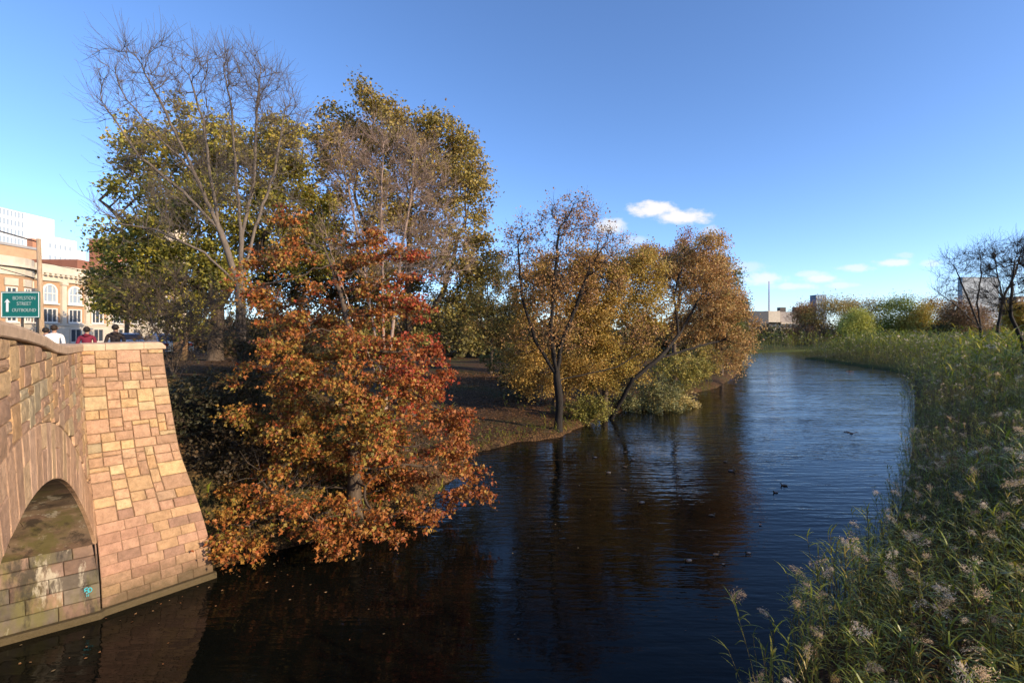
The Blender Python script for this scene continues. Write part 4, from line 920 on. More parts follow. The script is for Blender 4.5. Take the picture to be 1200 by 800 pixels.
bare('bare_tree', 'taller bare tree with upright dark limbs right of the grey tower', 1168, 66, [[(1170, 380, 66), (1175, 350, 66)], [(1175, 350, 66), (1168, 315, 66), (1162, 288, 66)], [(1175, 350, 66), (1190, 320, 66), (1198, 290, 66)]],
     [(1168, 305, 66, 18, 28, 4, 100), (1192, 305, 66, 18, 28, 4, 60), (1185, 340, 66, 20, 20, 4, 40), (1212, 320, 66, 18, 30, 4, 30)], 112, .34)
bare('bare_tree', 'bare tree with thick dark trunk leaning left at the picture edge', 1206, 44, [[(1198, 400, 44), (1184, 370, 44)], [(1184, 370, 44), (1186, 330, 44), (1192, 290, 44)], [(1184, 370, 44), (1172, 345, 44)]],
     [(1200, 310, 44, 20, 30, 3, 60), (1176, 350, 44, 14, 22, 2, 40)], 113, .30)
for k_, (x_, y_, h_, lab_) in enumerate(((38, 3, 14, 'shade tree on the right bank beyond the picture edge, nearest the bridge'), (50, 12.5, 15, 'middle shade tree on the right bank beyond the picture edge'), (63, 22, 15, 'shade tree on the right bank beyond the picture edge, farthest upriver'))):
    tree('shore_tree', lab_, (x_, y_, ground_z(x_, y_)), [[(0, 0, 0), (.2, 0, h_ * .5)]], [(0, 0, h_ * .62, 5.5, 5.5, h_ * .34, 260)], M_BARK_BROWN, 300 + k_, R=.3, tip=.02, step=.8, dk=1.0, sides=5, group='trees beyond the right edge', twig=dict(n=600, len=.9, r=.012, segs=2),
         leaf=dict(n=4500, per=9, jit=.3, spread=np.array([.4, .4, .3]), size=.5, pal=[(.22, .15, .04), (.16, .13, .035)], w=[1, 1], up=.5))
# distant wood closing the gaps between the things above
def far_wood():
    r = np.random.default_rng(5); nb = NB(); Cs = []; 
    spots = []
    for px in np.arange(850, 1330, 2.2): spots.append((px + r.normal(0, 2), r.uniform(185, 215), r.uniform(5, 9.5)))
    for px in np.arange(-250, 860, 2.6):
        spots.append((px + r.normal(0, 3), r.uniform(88, 118) if px > 150 else r.uniform(190, 240), r.uniform(5, 9)))
    for px, d, h in spots:
        x = (px - 600) / F_PX * d; k = 80; v = up(r.normal(size=(k, 3))) * (r.random((k, 1)) ** .4) * (2.6, 2.6, h * .5); Cs.append(v + (x, d, 1 + h * .5))
    Cn = np.concatenate(Cs); ids = np.repeat(np.arange(len(spots)), 80)
    cols = palette([(.10, .085, .03), (.13, .08, .03), (.08, .075, .025), (.15, .10, .035), (.11, .06, .035)], [2, 2, 2, 1, 1], Cn, ids, r)
    leaves(nb, Cn, 1.15, cols, r, .5); o = nb.build('distant_woods', M_LEAF); tag(o, 'dim band of autumn trees filling the distance', 'woods', kind='stuff')
far_wood()

# ------------------------------------------------------------------ shrubs
def shrub(name, label, x, y, w, h, dpt, pal, wt, seed, n=5000, size=.12, bark=None, tw=500, group=None, R=.05, up_=.4, twl=.5):
    b = (x, y, ground_z(x, y) - .05); r = np.random.default_rng(seed)
    stems = [[(0, 0, 0), (0, 0, .12)]] + [[(0, 0, .1), (r.uniform(-.3, .3) * w, r.uniform(-.3, .3) * dpt, h * .45)] for _ in range(5)]
    return tree(name, label, b, stems, [(0, 0, h * .55, w, dpt, h * .5, 110), (w * .3, 0, h * .7, w * .6, dpt * .6, h * .35, 45)], bark or M_BARK_BROWN, seed, R=R, tip=.007, step=.26, dk=.4, sides=4, cat='shrub', group=group,
                twig=dict(n=tw, len=twl, r=.006, segs=2), leaf=dict(n=int(n * .7), per=6, jit=.1, spread=np.array([.12, .12, .1]), size=size * 1.15, pal=pal, w=wt, up=up_) if n else None)
SG = [(.23, .23, .10), (.30, .27, .10), (.17, .18, .07)]; SY = [(.58, .48, .18), (.46, .38, .12), (.62, .46, .20)]
shrub('shrub', 'grey green shrub leaning over the water under the orange trees', 10.4, 36.5, 2.8, 3.6, 1.8, SG, [2, 2, 1], 201, 9000, .13)
shrub('shrub', 'pale yellow leaved shrub spilling onto the water at the right of the bank', 11.6, 38.0, 3.3, 2.3, 1.8, SY, [2, 2, 1], 202, 9000, .13)
shrub('shrub', 'yellow green shrub just right of the dark trunk at the waterline', 5.0, 31.3, 1.5, 1.7, 1.1, [(.24, .22, .04), (.30, .25, .05), (.17, .17, .04)], [2, 2, 1], 203, 4500, .11)
shrub('shrub', 'green shrub beside the path behind the dark trunk', -.2, 48.5, 3.0, 3.4, 2.0, [(.16, .16, .035), (.22, .19, .04), (.10, .10, .03)], [2, 1, 2], 204, 6000, .15)
shrub('shrub', 'dark bushy undergrowth shrub left of the dark trunk', .6, 38, 2.2, 2.3, 1.6, [(.10, .085, .03), (.14, .11, .03)], [2, 1], 205, 4500, .13)
shrub('shrub', 'gold green shrub overhanging the river below the green tree', 20.0, 52.5, 3.4, 4.2, 2.4, [(.40, .31, .07), (.28, .25, .06), (.48, .33, .09)], [2, 2, 2], 206, 9000, .18)
shrub('shrub', 'tan shrub between the leaning trunk and the yellow tree', 9.0, 41, 2.6, 3.2, 1.8, [(.20, .15, .06), (.15, .12, .05)], [2, 1], 207, 5000, .14)
shrub('shrub', 'orange tan shrub hanging over the far bend of the left bank', 28.0, 66.0, 3.2, 5.5, 2.6, [(.50, .32, .13), (.40, .26, .09), (.30, .24, .07)], [2, 2, 1], 208, 8000, .24)
shrub('shrub', 'yellow green shrub low on the bank right of the leaning trunk', 15.8, 45.5, 3.4, 3.4, 2.0, [(.36, .31, .07), (.25, .24, .06), (.46, .34, .09)], [2, 2, 1], 209, 8000, .15)
shrub('bare_shrub', 'twiggy grey bare shrub behind the end of the stone wall', -11.6, 16.6, 2.2, 3.6, 1.4, [(.12, .09, .03)], [1], 210, 500, .10, M_BARK_BROWN, 1500, R=.06, twl=.8)
shrub('bare_shrub', 'tangle of bare branches between the parked cars and the oak', -10.4, 19.0, 2.6, 3.2, 1.4, [(.12, .09, .03)], [1], 211, 500, .10, M_BARK_BROWN, 1500, R=.06, twl=.8)
shrub('shrub', 'dark olive shrub on the shaded slope under the bare tree', -8.6, 18.6, 2.0, 2.4, 1.4, [(.07, .06, .025), (.10, .07, .025)], [2, 1], 212, 4000, .12)
shrub('shrub', 'dark brown leaved shrub added for the deep shade low on the bank between the wall and the oak', -7.9, 14.6, 1.5, 1.6, 1.2, [(.06, .045, .02), (.09, .055, .025)], [2, 1], 214, 5000, .10)  # added where the bank lies in deep shade; that darkness is in its leaf colours
shrub('shrub', 'dark leaved shrub added for the deep shade on the slope just behind the free end of the wall', -9.4, 15.2, 1.5, 2.2, 1.2, [(.045, .045, .02), (.07, .055, .025)], [2, 1], 215, 5000, .11)  # also added: near-black leaves stand in for the shadow on this slope
shrub('bare_shrub', 'bare pale twigs poking out of the left side of the oak', -6.6, 13.9, 1.0, 2.6, .8, [(.2, .1, .03)], [1], 213, 60, .10, M_BARK_GREY, 160, R=.035, twl=.9)

# ------------------------------------------------------------------ reeds
GREENS = np.array([(.16, .195, .016), (.22, .24, .020), (.09, .12, .012), (.34, .30, .034), (.42, .32, .06)])
def reed_template(r, detail=1, plume=True, H=None):
    """one stalk with arching blades; returns stalk (V, quads, colours) and plume (V, tris, colours)"""
    H = H or r.uniform(1.9, 2.9); lean = r.normal(0, .10, 2) * H * .6; segs = 5 if detail > 1 else 2
    t = np.linspace(0, 1, segs + 1); P = np.stack([lean[0] * t ** 2, lean[1] * t ** 2, H * t], 1)
    nb = NB(); base = GREENS[r.choice(5, p=[.3, .25, .2, .15, .1])]
    sc = np.array([.16, .14, .055]); nb.tube(P, np.linspace(.011, .005, segs + 1), 3, sc, cap=False)
    nl = (15 if detail > 1 else 11 if detail else 5)
    for k in range(nl):
        tt = 1 - .75 * r.random() ** 1.4 if k else .98; o = np.array([np.interp(tt, t, P[:, i]) for i in range(3)]); az = r.uniform(0, 2 * np.pi); L_ = r.uniform(.24, .5) * (1 if detail else 1.6); w = r.uniform(.010, .019) * (1 if detail else 2.6)
        ns = (4 if detail > 1 else 3) if detail else 2; pit = r.uniform(.7, 1.4); c = o.copy(); pts = [c]; 
        for q in range(ns):
            pit -= r.uniform(.1, .55) * (1 if detail else 1.6); c = c + L_ / ns * np.array([math.cos(az) * math.cos(pit), math.sin(az) * math.cos(pit), math.sin(pit)]); pts.append(c)
        pts = np.array(pts); sd = np.array([-math.sin(az), math.cos(az), 0]); ww = w * np.array(([.6, 1, .9, .6, .1] if detail > 1 else [.7, 1, .7, .1]) if detail else [.7, 1, .1])
        V = np.concatenate([pts - sd * ww[:, None], pts + sd * ww[:, None]]); i = np.arange(ns); m = ns + 1
        nb.add(V, np.stack([i, i + 1, m + i + 1, m + i], 1), base * r.uniform(.75, 1.35))
    stalk = (np.concatenate(nb.V), np.concatenate([f for f, _ in nb.F]), np.concatenate(nb.K)[:, :3])
    pl = None
    if plume:
        k = 210 if detail > 1 else 110 if detail else 16; L_ = r.uniform(.24, .36); az = r.uniform(0, 2 * np.pi); u_ = r.random(k) ** .8; top = P[-1]
        axis = np.array([math.cos(az) * .5, math.sin(az) * .5, .9]); cv = top + np.outer(u_ * L_, axis) + np.outer((u_ * L_) ** 2, np.array([math.cos(az), math.sin(az), -.9]) * 1.2)
        sp = .055 * np.sin(np.pi * (u_ * .85 + .1)); Cn = cv + r.normal(0, 1, (k, 3)) * sp[:, None]
        T = up(axis + r.normal(0, .55, (k, 3)) + np.array([math.cos(az), math.sin(az), -.5]) * u_[:, None]); B = up(np.cross(T, r.normal(size=(k, 3)))); s = (.05 if detail else .11) * r.uniform(.6, 1.2, k)[:, None]; wd = .11 if detail else .30
        V = np.stack([Cn - B * s * wd, Cn + T * s, Cn + B * s * wd], 1).reshape(-1, 3)
        c = np.array([(.74, .59, .42), (.66, .49, .31), (.80, .67, .50), (.54, .34, .14)])[r.choice(4, p=[.4, .25, .2, .15])]
        pl = (V, np.arange(3 * k).reshape(-1, 3), np.repeat(c * r.uniform(.8, 1.15, (k, 1)), 3, 0))
    return stalk, pl
def height_by_edge(P): return (.58 + .52 * sstep(.2, 5.5, river_dist(P))) * (1 + .17 * np.sin(P[:, 0] * 1.1 + 1.9 * np.sin(P[:, 1] * .62)) * np.sin(P[:, 1] * .9 + P[:, 0] * .35 + 1)) * (1 - .42 * sstep(.6, 3.5, P[:, 0] - 1.12 * P[:, 1] - .6) * (P[:, 1] < 20))     # shorter at the water's edge; unseen reeds at right lowered to admit sun
def scatter(nb_s, nb_p, pts, temps, r, scale=1.0):
    v = r.integers(0, len(temps), len(pts))
    for q, (st, pl) in enumerate(temps):
        sel = pts[v == q]; n = len(sel)
        if not n: continue
        a = r.uniform(0, 2 * np.pi, n); s = r.choice([.78, .92, 1.0, 1.1, 1.22], n) * r.uniform(.94, 1.06, n) * scale * height_by_edge(sel[:, :2]); ca, sa = np.cos(a), np.sin(a); lx, ly = r.normal(0, .07, n), r.normal(0, .07, n); tint = r.uniform(.75, 1.25, (n, 1, 1))
        for nb, tp in ((nb_s, st), (nb_p, pl)):
            if tp is None: continue
            V, Fs, K = tp; W = np.empty((n, len(V), 3))
            W[..., 0] = (ca[:, None] * V[None, :, 0] - sa[:, None] * V[None, :, 1]) * s[:, None] + lx[:, None] * V[None, :, 2] + sel[:, :1]
            W[..., 1] = (sa[:, None] * V[None, :, 0] + ca[:, None] * V[None, :, 1]) * s[:, None] + ly[:, None] * V[None, :, 2] + sel[:, 1:2]
            W[..., 2] = V[None, :, 2] * s[:, None] + sel[:, 2:3]
            Fo = (np.arange(n) * len(V))[:, None, None] + Fs[None]
            nb.add(W.reshape(-1, 3), Fo.reshape(-1, Fs.shape[1]), (K[None] * tint).reshape(-1, 3))
def build_reeds():
    r = np.random.default_rng(77)
    def spots(n, x0, x1, y0, y1, inside, lo=.0, hi=9):
        P = r.uniform((x0, y0), (x1, y1), (n * 6, 2)); d = river_dist(P); ok = (d > lo) & (d < hi) & inside(P); P = P[ok][:n]; return np.column_stack([P, land(P) - .03])
    detailed = [reed_template(r, 2, q % 3 == 0) for q in range(16)]
    plain = [reed_template(r, 1, q % 8 == 0) for q in range(16)]
    simple = [reed_template(r, 0, q % 12 == 0) for q in range(12)]
    view = lambda P: (P[:, 0] > .3 * P[:, 1]) & (P[:, 0] < P[:, 1] * 1.18 + 5.5)
    # single reeds nearest the camera
    near = spots(2700, 1.2, 24, 1.6, 16, view, -.15, 30)
    ty = near[:, 1]; near = near[np.argsort(ty + r.normal(0, 1.2, len(ty)))]
    near = near[(near[:, 0] / near[:, 1] > .28) & (np.hypot(near[:, 0], near[:, 1]) > 3.9)]
    n_one = 290; one = near[:n_one]
    protos = []
    for q, (st, pl) in enumerate(detailed):
        nb = NB(); nb.add(*st[:2], st[2]); ms = nb.mesh('reed', M_REED); mp = None
        if pl is not None: nb = NB(); nb.add(*pl[:2], pl[2]); mp = nb.mesh('plume', M_PLUME)
        protos.append((ms, mp))
    first = {}
    for q, p_ in enumerate(one):
        v = int(r.integers(0, len(protos)))
        if v not in first:
            o = link('reed', protos[v][0]); first[v] = o
            if protos[v][1]: tag(link('plume', protos[v][1], o), kind='stuff')
            tag(o, 'green reed topped by a feathery tan plume, lower right bank' if protos[v][1] else 'leafy green reed without a plume, lower right bank', 'reed', 'reeds in the near bank at lower right')
        else: o = copy_tree(first[v])
        o.location = p_; o.rotation_euler = (r.normal(0, .06), r.normal(0, .06), r.uniform(0, 6.28)); s = r.choice([.8, .95, 1.05, 1.2]) * float(height_by_edge(np.array([p_[:2]]))[0]); o.scale = (s, s, s)
    s_, p_ = NB(), NB()
    scatter(s_, p_, near[n_one:], plain + detailed[:6], r)
    mid = spots(2000, 3, 60, 12, 34, view, -.1, 22)
    scatter(s_, p_, mid, plain, r, .9)
    low = spots(1400, 1.5, 40, 3, 34, view, -.35, 1.5); scatter(s_, p_, low, plain, r, .75)
    s_.build('reed_bed', M_REED); tag(bpy.data.objects['reed_bed'], 'dense green reed bed along the right bank', 'reeds', kind='stuff')
    p_.build('reed_plumes', M_PLUME); tag(bpy.data.objects['reed_plumes'], 'tan feathery plumes above the right reed bed', 'reed plumes', kind='stuff')
    s_, p_ = NB(), NB()
    a = spots(4400, 24, 110, 32, 122, lambda P: (P[:, 0] < P[:, 1] * 1.15 + 5) & (P[:, 0] > 20) & (P[:, 0] > 10 + .45 * P[:, 1]), -.7, 16); scatter(s_, p_, a, simple, r, 1.25)
    b = spots(2800, 44, 150, 104, 172, lambda P: P[:, 1] > 100, -.7, 9); scatter(s_, p_, b, simple, r, 1.5)
    s_.build('far_reed_bed', M_REED); tag(bpy.data.objects['far_reed_bed'], 'far reed bed lining the bend of the river', 'reeds', kind='stuff')
    p_.build('far_reed_plumes', M_PLUME); tag(bpy.data.objects['far_reed_plumes'], 'pale plumes topping the far reed bed', 'reed plumes', kind='stuff')
build_reeds()
def build_bank_grass():
    r = np.random.default_rng(41); P = r.uniform((-9, 12), (34, 70), (60000, 2)); d = river_dist(P); left = P[:, 0] < .45 * P[:, 1] - 2
    keep = left & (d > -.1) & (d < 9) & (r.random(len(P)) < np.exp(-np.maximum(d, 0) / .55) + .05 * (np.sin(P[:, 0] * .9 + np.sin(P[:, 1])) > .3)); P = P[keep][:1500]
    s_, p_ = NB(), NB(); tm = [reed_template(r, 0, False, H=1.0) for _ in range(8)]; Q = np.column_stack([P, land(P) - .02])
    scatter(s_, p_, Q, tm, r, .55); o = s_.build('bank_grass', M_REED); tag(o, 'rough grass tufts fringing the left bank', 'grass', kind='stuff')
    nb = NB(); n = 320; P = r.uniform((-8, 14), (12, 50), (n * 3, 2)); P = P[river_dist(P) > .05][:n]; a = r.uniform(0, 6.28, len(P)); D = np.column_stack([np.cos(a), np.sin(a), r.normal(0, .1, len(P))]); twigs(nb, np.column_stack([P, land(P) + .03]), D, .8, .014, 3, r, upb=0)
    o = nb.build('fallen_twigs', M_BARK_BROWN); tag(o, 'fallen sticks lying in the leaf litter', 'twigs', kind='stuff')
build_bank_grass()

# ------------------------------------------------------------------ fallen leaves on the water and the bank
def build_litter():
    r = np.random.default_rng(9); nb = NB()
    P = r.uniform((-9.5, 8.5), (10, 24), (2600, 2)); d = river_dist(P); keep = (d < -.15) & (r.random(len(P)) < np.exp(-(np.abs((P - (-7.3, 11.6)) @ np.array([.7071, -.7071])) / 1.1)) * (P[:, 0] < -3) + .03); P = P[keep]
    Cn = np.column_stack([P, np.full(len(P), .006)]); n = len(Cn)
    cols = palette([(.38, .22, .10), (.30, .13, .05), (.42, .30, .16)], [2, 2, 1], Cn, np.arange(n), r); a = r.uniform(0, 6.28, n); s = r.uniform(.025, .075, n)
    tv = np.array([(0, -.5), (.35, 0), (0, .5), (-.35, 0)]); V = np.zeros((n, 4, 3)); V[..., 0] = P[:, :1] + s[:, None] * (np.cos(a)[:, None] * tv[:, 0] - np.sin(a)[:, None] * tv[:, 1]); V[..., 1] = P[:, 1:] + s[:, None] * (np.sin(a)[:, None] * tv[:, 0] + np.cos(a)[:, None] * tv[:, 1]); V[..., 2] = .006 + r.uniform(0, .012, (n, 4))
    nb.add(V.reshape(-1, 3), np.arange(4 * n).reshape(-1, 4), np.repeat(cols, 4, 0)); tag(nb.build('floating_leaves', M_LEAF), 'scatter of fallen leaves floating by the bridge foot', 'leaves', kind='stuff')
    P = r.uniform((-9, 13), (14, 60), (26000, 2)); d = river_dist(P); P = P[(d > .1)]; Cn = np.column_stack([P, land(P) + .015]); n = len(Cn)
    nb = NB(); cols = palette([(.21, .10, .042), (.15, .072, .03), (.25, .135, .055), (.09, .05, .022)], [2, 2, 1, 1], Cn, np.arange(n), r); leaves(nb, Cn, .15, cols, r, 2.2); tag(nb.build('fallen_leaves', M_LEAF), 'carpet of brown fallen leaves under the trees', 'leaves', kind='stuff')
    for px, py, s, lab in ((996, 507, .42, 'pale orange raft of fallen leaves floating alone in midstream'), (996, 435, .8, 'orange brown leaf raft far up the river'), (847, 662, .16, 'single bright leaf floating near the right reeds'), (891, 616, .14, 'lone pale leaf on the blue ripples')):
        d_ = EYE * F_PX / (py - HORIZ); c = at(px, py, d_); nb = NB(); k = 14 if s > .3 else 1
        Cn = np.column_stack([r.normal(0, s * .3, (k, 2)), np.full(k, .012)]); leaves(nb, Cn, s * .55 if k > 1 else s, palette([(.42, .20, .09), (.45, .30, .18)], [1, 1], Cn, np.arange(k), r), r, 5)
        o = nb.build('floating_leaf', M_LEAF); o.location = (c.x, c.y, .01); tag(o, lab, 'leaf', 'leaves afloat in midstream')
build_litter()

# ------------------------------------------------------------------ ducks
def duck_mesh(drake):
    S = [(-.27, .115, .008), (-.23, .10, .035), (-.16, .075, .075), (-.06, .07, .105), (.05, .065, .11), (.13, .065, .095), (.18, .085, .07), (.205, .13, .045), (.212, .17, .036), (.217, .205, .046), (.235, .228, .05), (.258, .222, .036), (.275, .21, .02)]
    k = 10; V, K = [], []
    body, breast, head, tail = ((.22, .19, .16), (.09, .05, .03), (.012, .035, .02), (.05, .045, .04)) if drake else ((.15, .10, .06), (.13, .085, .05), (.11, .075, .045), (.12, .085, .055))
    for q, (x, z, r_) in enumerate(S):
        d = np.array(S[min(q + 1, len(S) - 1)][:2]) - np.array(S[max(q - 1, 0)][:2]); d = d / np.linalg.norm(d); nx_, nz_ = -d[1], d[0]
        for t in np.arange(k) * 2 * np.pi / k:
            V.append((x + nx_ * r_ * .82 * math.sin(t), r_ * 1.05 * math.cos(t), z + nz_ * r_ * .82 * math.sin(t))); K.append(tail if q < 2 else body if q < 5 else breast if q < 8 else head)
    n = len(S); i = np.arange(n - 1)[:, None] * k; j = np.arange(k)[None]; j2 = (j + 1) % k
    nb = NB(); nb.add(np.array(V), [np.stack([i + j, i + j2, i + k + j2, i + k + j], -1).reshape(-1, 4), np.arange(k)[None, ::-1], (np.arange(k) + (n - 1) * k)[None]], np.array(K)); me = nb.mesh('duck', M_GENERIC, True)
    nb = NB(); V = [(.268, -.018, .205), (.268, .018, .205), (.335, .018, .19), (.335, -.018, .19), (.268, -.016, .225), (.268, .016, .225), (.335, .014, .198), (.335, -.014, .198)]
    nb.add(V, np.array([(0, 3, 2, 1), (4, 5, 6, 7), (0, 1, 5, 4), (2, 3, 7, 6), (1, 2, 6, 5), (3, 0, 4, 7)]), (.30, .22, .05)); mb = nb.mesh('bill', M_GENERIC)
    nb = NB()
    for s_ in (-1, 1):
        P = [(.10, s_ * .098, .10), (.02, s_ * .112, .105), (-.10, s_ * .095, .10), (-.21, s_ * .03, .125)]
        nb.tube(P, [.02, .042, .035, .008], 6, tuple(np.array(body) * .75))
    return me, mb, nb.mesh('wings', M_GENERIC, True)
def build_ducks():
    kinds = [duck_mesh(True), duck_mesh(False)]; r = random.Random(4)
    D = [(697, 536, 'duck at the left of the group below the dark trunk'), (732, 530, 'duck at the back of the group below the yellow tree reflection'), (742, 539, 'largest duck of the group, right of the yellow reflection'), (732, 547, 'duck in the middle of the group, nearest the camera of the pair'), (713, 554, 'duck at the front left of the group under the trees'),
         (850, 541, 'left duck of the dark pair at the edge of the blue water'), (857, 552, 'front duck of the dark pair at the edge of the blue water'), (919, 569, 'rear duck of the pair on the rippled blue water'), (909, 577, 'front duck of the pair on the rippled blue water'), (834, 604, 'lone duck in the dark water left of the blue ripples'),
         (752, 589, 'lone faint duck on the dark middle of the river'), (731, 574, 'dim duck in the dark reflection below the group'), (807, 657, 'dark duck in the lower middle of the river'), (839, 650, 'dark duck just left of a bright floating leaf'), (877, 648, 'duck closest to the right reeds in the lower river'),
         (975, 439, 'low dark duck far up the river near the bend'), (1035, 446, 'uppermost of three small ducks off the far reeds'), (1038, 451, 'left of the lower two small ducks off the far reeds'), (1045, 450, 'right of the lower two small ducks off the far reeds')]
    for q, (px, py, lab) in enumerate(D):
        d = EYE * F_PX / (py - HORIZ); c = at(px, py, d); me, mb, mw = kinds[q % 2]
        o = link('duck', me); link('bill', mb, o); link('wings', mw, o); o.location = (c.x, c.y, -.02); o.rotation_euler = (0, 0, r.choice([0, 2.8, 3.4, 1.2, -.6, .5])); s = r.uniform(.42, .5) * (.85 if py > 600 else 1) * (1.2 if q in (2, 6) else 1); o.scale = (s, s, s)
        tag(o, 'small dark ' + lab if not lab.startswith(('dark', 'small', 'low', 'dim')) else lab, 'duck', 'ducks swimming on the river')
build_ducks()

# ------------------------------------------------------------------ people on the pavement behind the wall
SKIN = mat('skin', (.36, .21, .15), .6, spec=.3)
def person(label, x, y, h, facing, jacket, trousers, hair, backpack=None, lean=0.0, hood=None):
    z0 = 4.4; k = h / 1.75
    root = thing('person', label, 'person', (x, y, z0), 'people walking past the wall', facing)
    J = {'pel': (0, 0, .95, .15, .105), 'waist': (0, 0, 1.10, .14, .10), 'chest': (0, .01 + lean * .4, 1.30, .17, .115), 'shl': (0, .0 + lean * .6, 1.42, .13, .085), 'neck': (0, .01 + lean, 1.50, .055, .055), 'jaw': (0, .03 + lean, 1.575, .066, .075), 'head': (0, .015 + lean, 1.66, .082, .098), 'top': (0, .005 + lean, 1.735, .055, .06)}
    E = [('pel', 'waist'), ('waist', 'chest'), ('chest', 'shl'), ('shl', 'neck'), ('neck', 'jaw'), ('jaw', 'head'), ('head', 'top')]
    for s, sx in (('l', -1), ('r', 1)):
        st = .12 * sx
        J['hip' + s] = (sx * .095, 0, .88, .09, .095); J['knee' + s] = (sx * .105, .05 + .07 * sx, .49, .06, .065); J['ank' + s] = (sx * .11, -.03 + st, .09, .042, .05); J['toe' + s] = (sx * .12, .12 + st, .035, .04, .03)
        J['sho' + s] = (sx * .19, lean * .6, 1.41, .065, .065); J['elb' + s] = (sx * .245, -.05 + lean * .4, 1.13, .048, .05); J['wri' + s] = (sx * .235, .06, .90, .032, .036); J['palm' + s] = (sx * .23, .075, .83, .036, .022)
        E += [('pel', 'hip' + s), ('hip' + s, 'knee' + s), ('knee' + s, 'ank' + s), ('ank' + s, 'toe' + s), ('shl', 'sho' + s), ('sho' + s, 'elb' + s), ('elb' + s, 'wri' + s), ('wri' + s, 'palm' + s)]
        for f, (dy, L_) in enumerate(((-.026, .075), (-.009, .088), (.009, .083), (.025, .066))):
            J[f'f{f}a{s}'] = (sx * .228, .075 + dy, .78, .010, .010); J[f'f{f}b{s}'] = (sx * .215, .08 + dy, .78 - L_ * .55, .0085, .0085); J[f'f{f}c{s}'] = (sx * .198, .085 + dy, .78 - L_, .0075, .0075)
            E += [('palm' + s, f'f{f}a{s}'), (f'f{f}a{s}', f'f{f}b{s}'), (f'f{f}b{s}', f'f{f}c{s}')]
        J['tha' + s] = (sx * .205, .115, .825, .011, .011); J['thb' + s] = (sx * .19, .125, .785, .009, .009); E += [('palm' + s, 'tha' + s), ('tha' + s, 'thb' + s)]
    names = list(J); me = bpy.data.meshes.new('body'); me.from_pydata([tuple(k * v for v in J[n_][:3]) for n_ in names], [(names.index(a), names.index(b)) for a, b in E], [])
    o = bpy.data.objects.new('body', me); COL.objects.link(o); o.modifiers.new('s', 'SKIN'); me.skin_vertices[0].data[names.index('pel')].use_root = True
    for i, n_ in enumerate(names): me.skin_vertices[0].data[i].radius = (k * J[n_][3], k * J[n_][4]); me.skin_vertices[0].data[i].use_root = n_ == 'pel'
    sb = o.modifiers.new('d', 'SUBSURF'); sb.levels = 1; sb.render_levels = 1
    dg = bpy.context.evaluated_depsgraph_get(); m2 = bpy.data.meshes.new_from_object(o.evaluated_get(dg)); bpy.data.objects.remove(o)
    m2.name = 'body'; m2.materials.clear()
    for m_ in (mat('jacket', jacket, .8, noise=25, noise_amt=.12), mat('trousers', trousers, .85), SKIN, mat('shoes', (.03, .028, .026), .6)): m2.materials.append(m_)
    for p in m2.polygons:
        c = p.center / k; p.use_smooth = True
        p.material_index = 2 if c.z > 1.50 or (abs(c.x) > .17 and c.z < .89) else 0 if c.z > .93 or abs(c.x) > .19 else 1 if c.z > .10 else 3
    b = link('body', m2, root)
    hm = mat('hair', hair, .7, noise=30, noise_amt=.3)
    bm = bmesh.new(); bmesh.ops.create_uvsphere(bm, u_segments=14, v_segments=10, radius=1)
    for v in bm.verts:
        q = v.co.copy(); 
        if q.y > .25 and q.z < .35: v.co *= .86
        v.co = Vector((v.co.x * .092 * k, (v.co.y * .108 - .012 + lean) * k, (1.67 + v.co.z * (.10 if q.z > 0 else .10)) * k))
    hme = bpy.data.meshes.new('hair'); bm.to_mesh(hme); bm.free(); hme.materials.append(hm); link('hair', hme, root)
    nb = NB()
    for sx in (-1, 1): nb.tube([(sx * .088 * k, (.02 + lean) * k, 1.61 * k), (sx * .094 * k, (.012 + lean) * k, 1.64 * k), (sx * .09 * k, (.018 + lean) * k, 1.67 * k)], .009 * k, 5)
    nb.build('ears', SKIN, root, True)
    nb = NB(); nb.tube([(0, (.105 + lean) * k, 1.665 * k), (0, (.128 + lean) * k, 1.63 * k), (0, (.108 + lean) * k, 1.615 * k)], [.008 * k, .015 * k, .012 * k], 6); nb.build('nose', SKIN, root, True)
    nb = NB()
    for sx in (-1, 1): nb.box((sx * .032 * k, (.108 + lean) * k, 1.665 * k), (.012 * k, .004 * k, .006 * k), None, (.02, .015, .012))
    nb.box((0, (.104 + lean) * k, 1.582 * k), (.022 * k, .004 * k, .005 * k), None, (.25, .09, .08)); nb.build('eyes_and_mouth', M_GENERIC, root)
    if hood:
        nb = NB(); nb.tube([(-.10 * k, (-.05 + lean) * k, 1.47 * k), (0, (-.12 + lean) * k, 1.48 * k), (.10 * k, (-.05 + lean) * k, 1.47 * k)], [.03, .06, .03], 7); nb.build('hood', mat('hood', hood, .85), root, True)
    if backpack:
        nb = NB(); nb.tube([(0, -.17 * k, 1.0 * k), (0, -.20 * k, 1.1 * k), (0, -.20 * k, 1.28 * k), (0, -.16 * k, 1.42 * k)], [.06, .13, .13, .06], 8); q = nb.build('backpack', mat('backpack', backpack, .7), root, True)
    return root
person('person in white jacket with dark hair, back turned, at the end of the wall', -15.05, 15.9, 1.80, .6, (.72, .70, .68), (.05, .06, .09), (.03, .018, .012))
person('person in maroon top with dark hair, middle of the three backs', -14.15, 16.1, 1.74, .5, (.16, .015, .035), (.03, .03, .04), (.02, .014, .012), hood=(.14, .012, .03))
person('person in black jacket, rightmost of the three backs at the wall', -13.2, 16.1, 1.82, .45, (.025, .018, .018), (.03, .03, .035), (.025, .018, .014), hood=(.03, .02, .02))
person('person in blue grey jacket close beside the one in white', -15.9, 16.5, 1.72, .6, (.10, .13, .20), (.03, .03, .04), (.02, .015, .012))

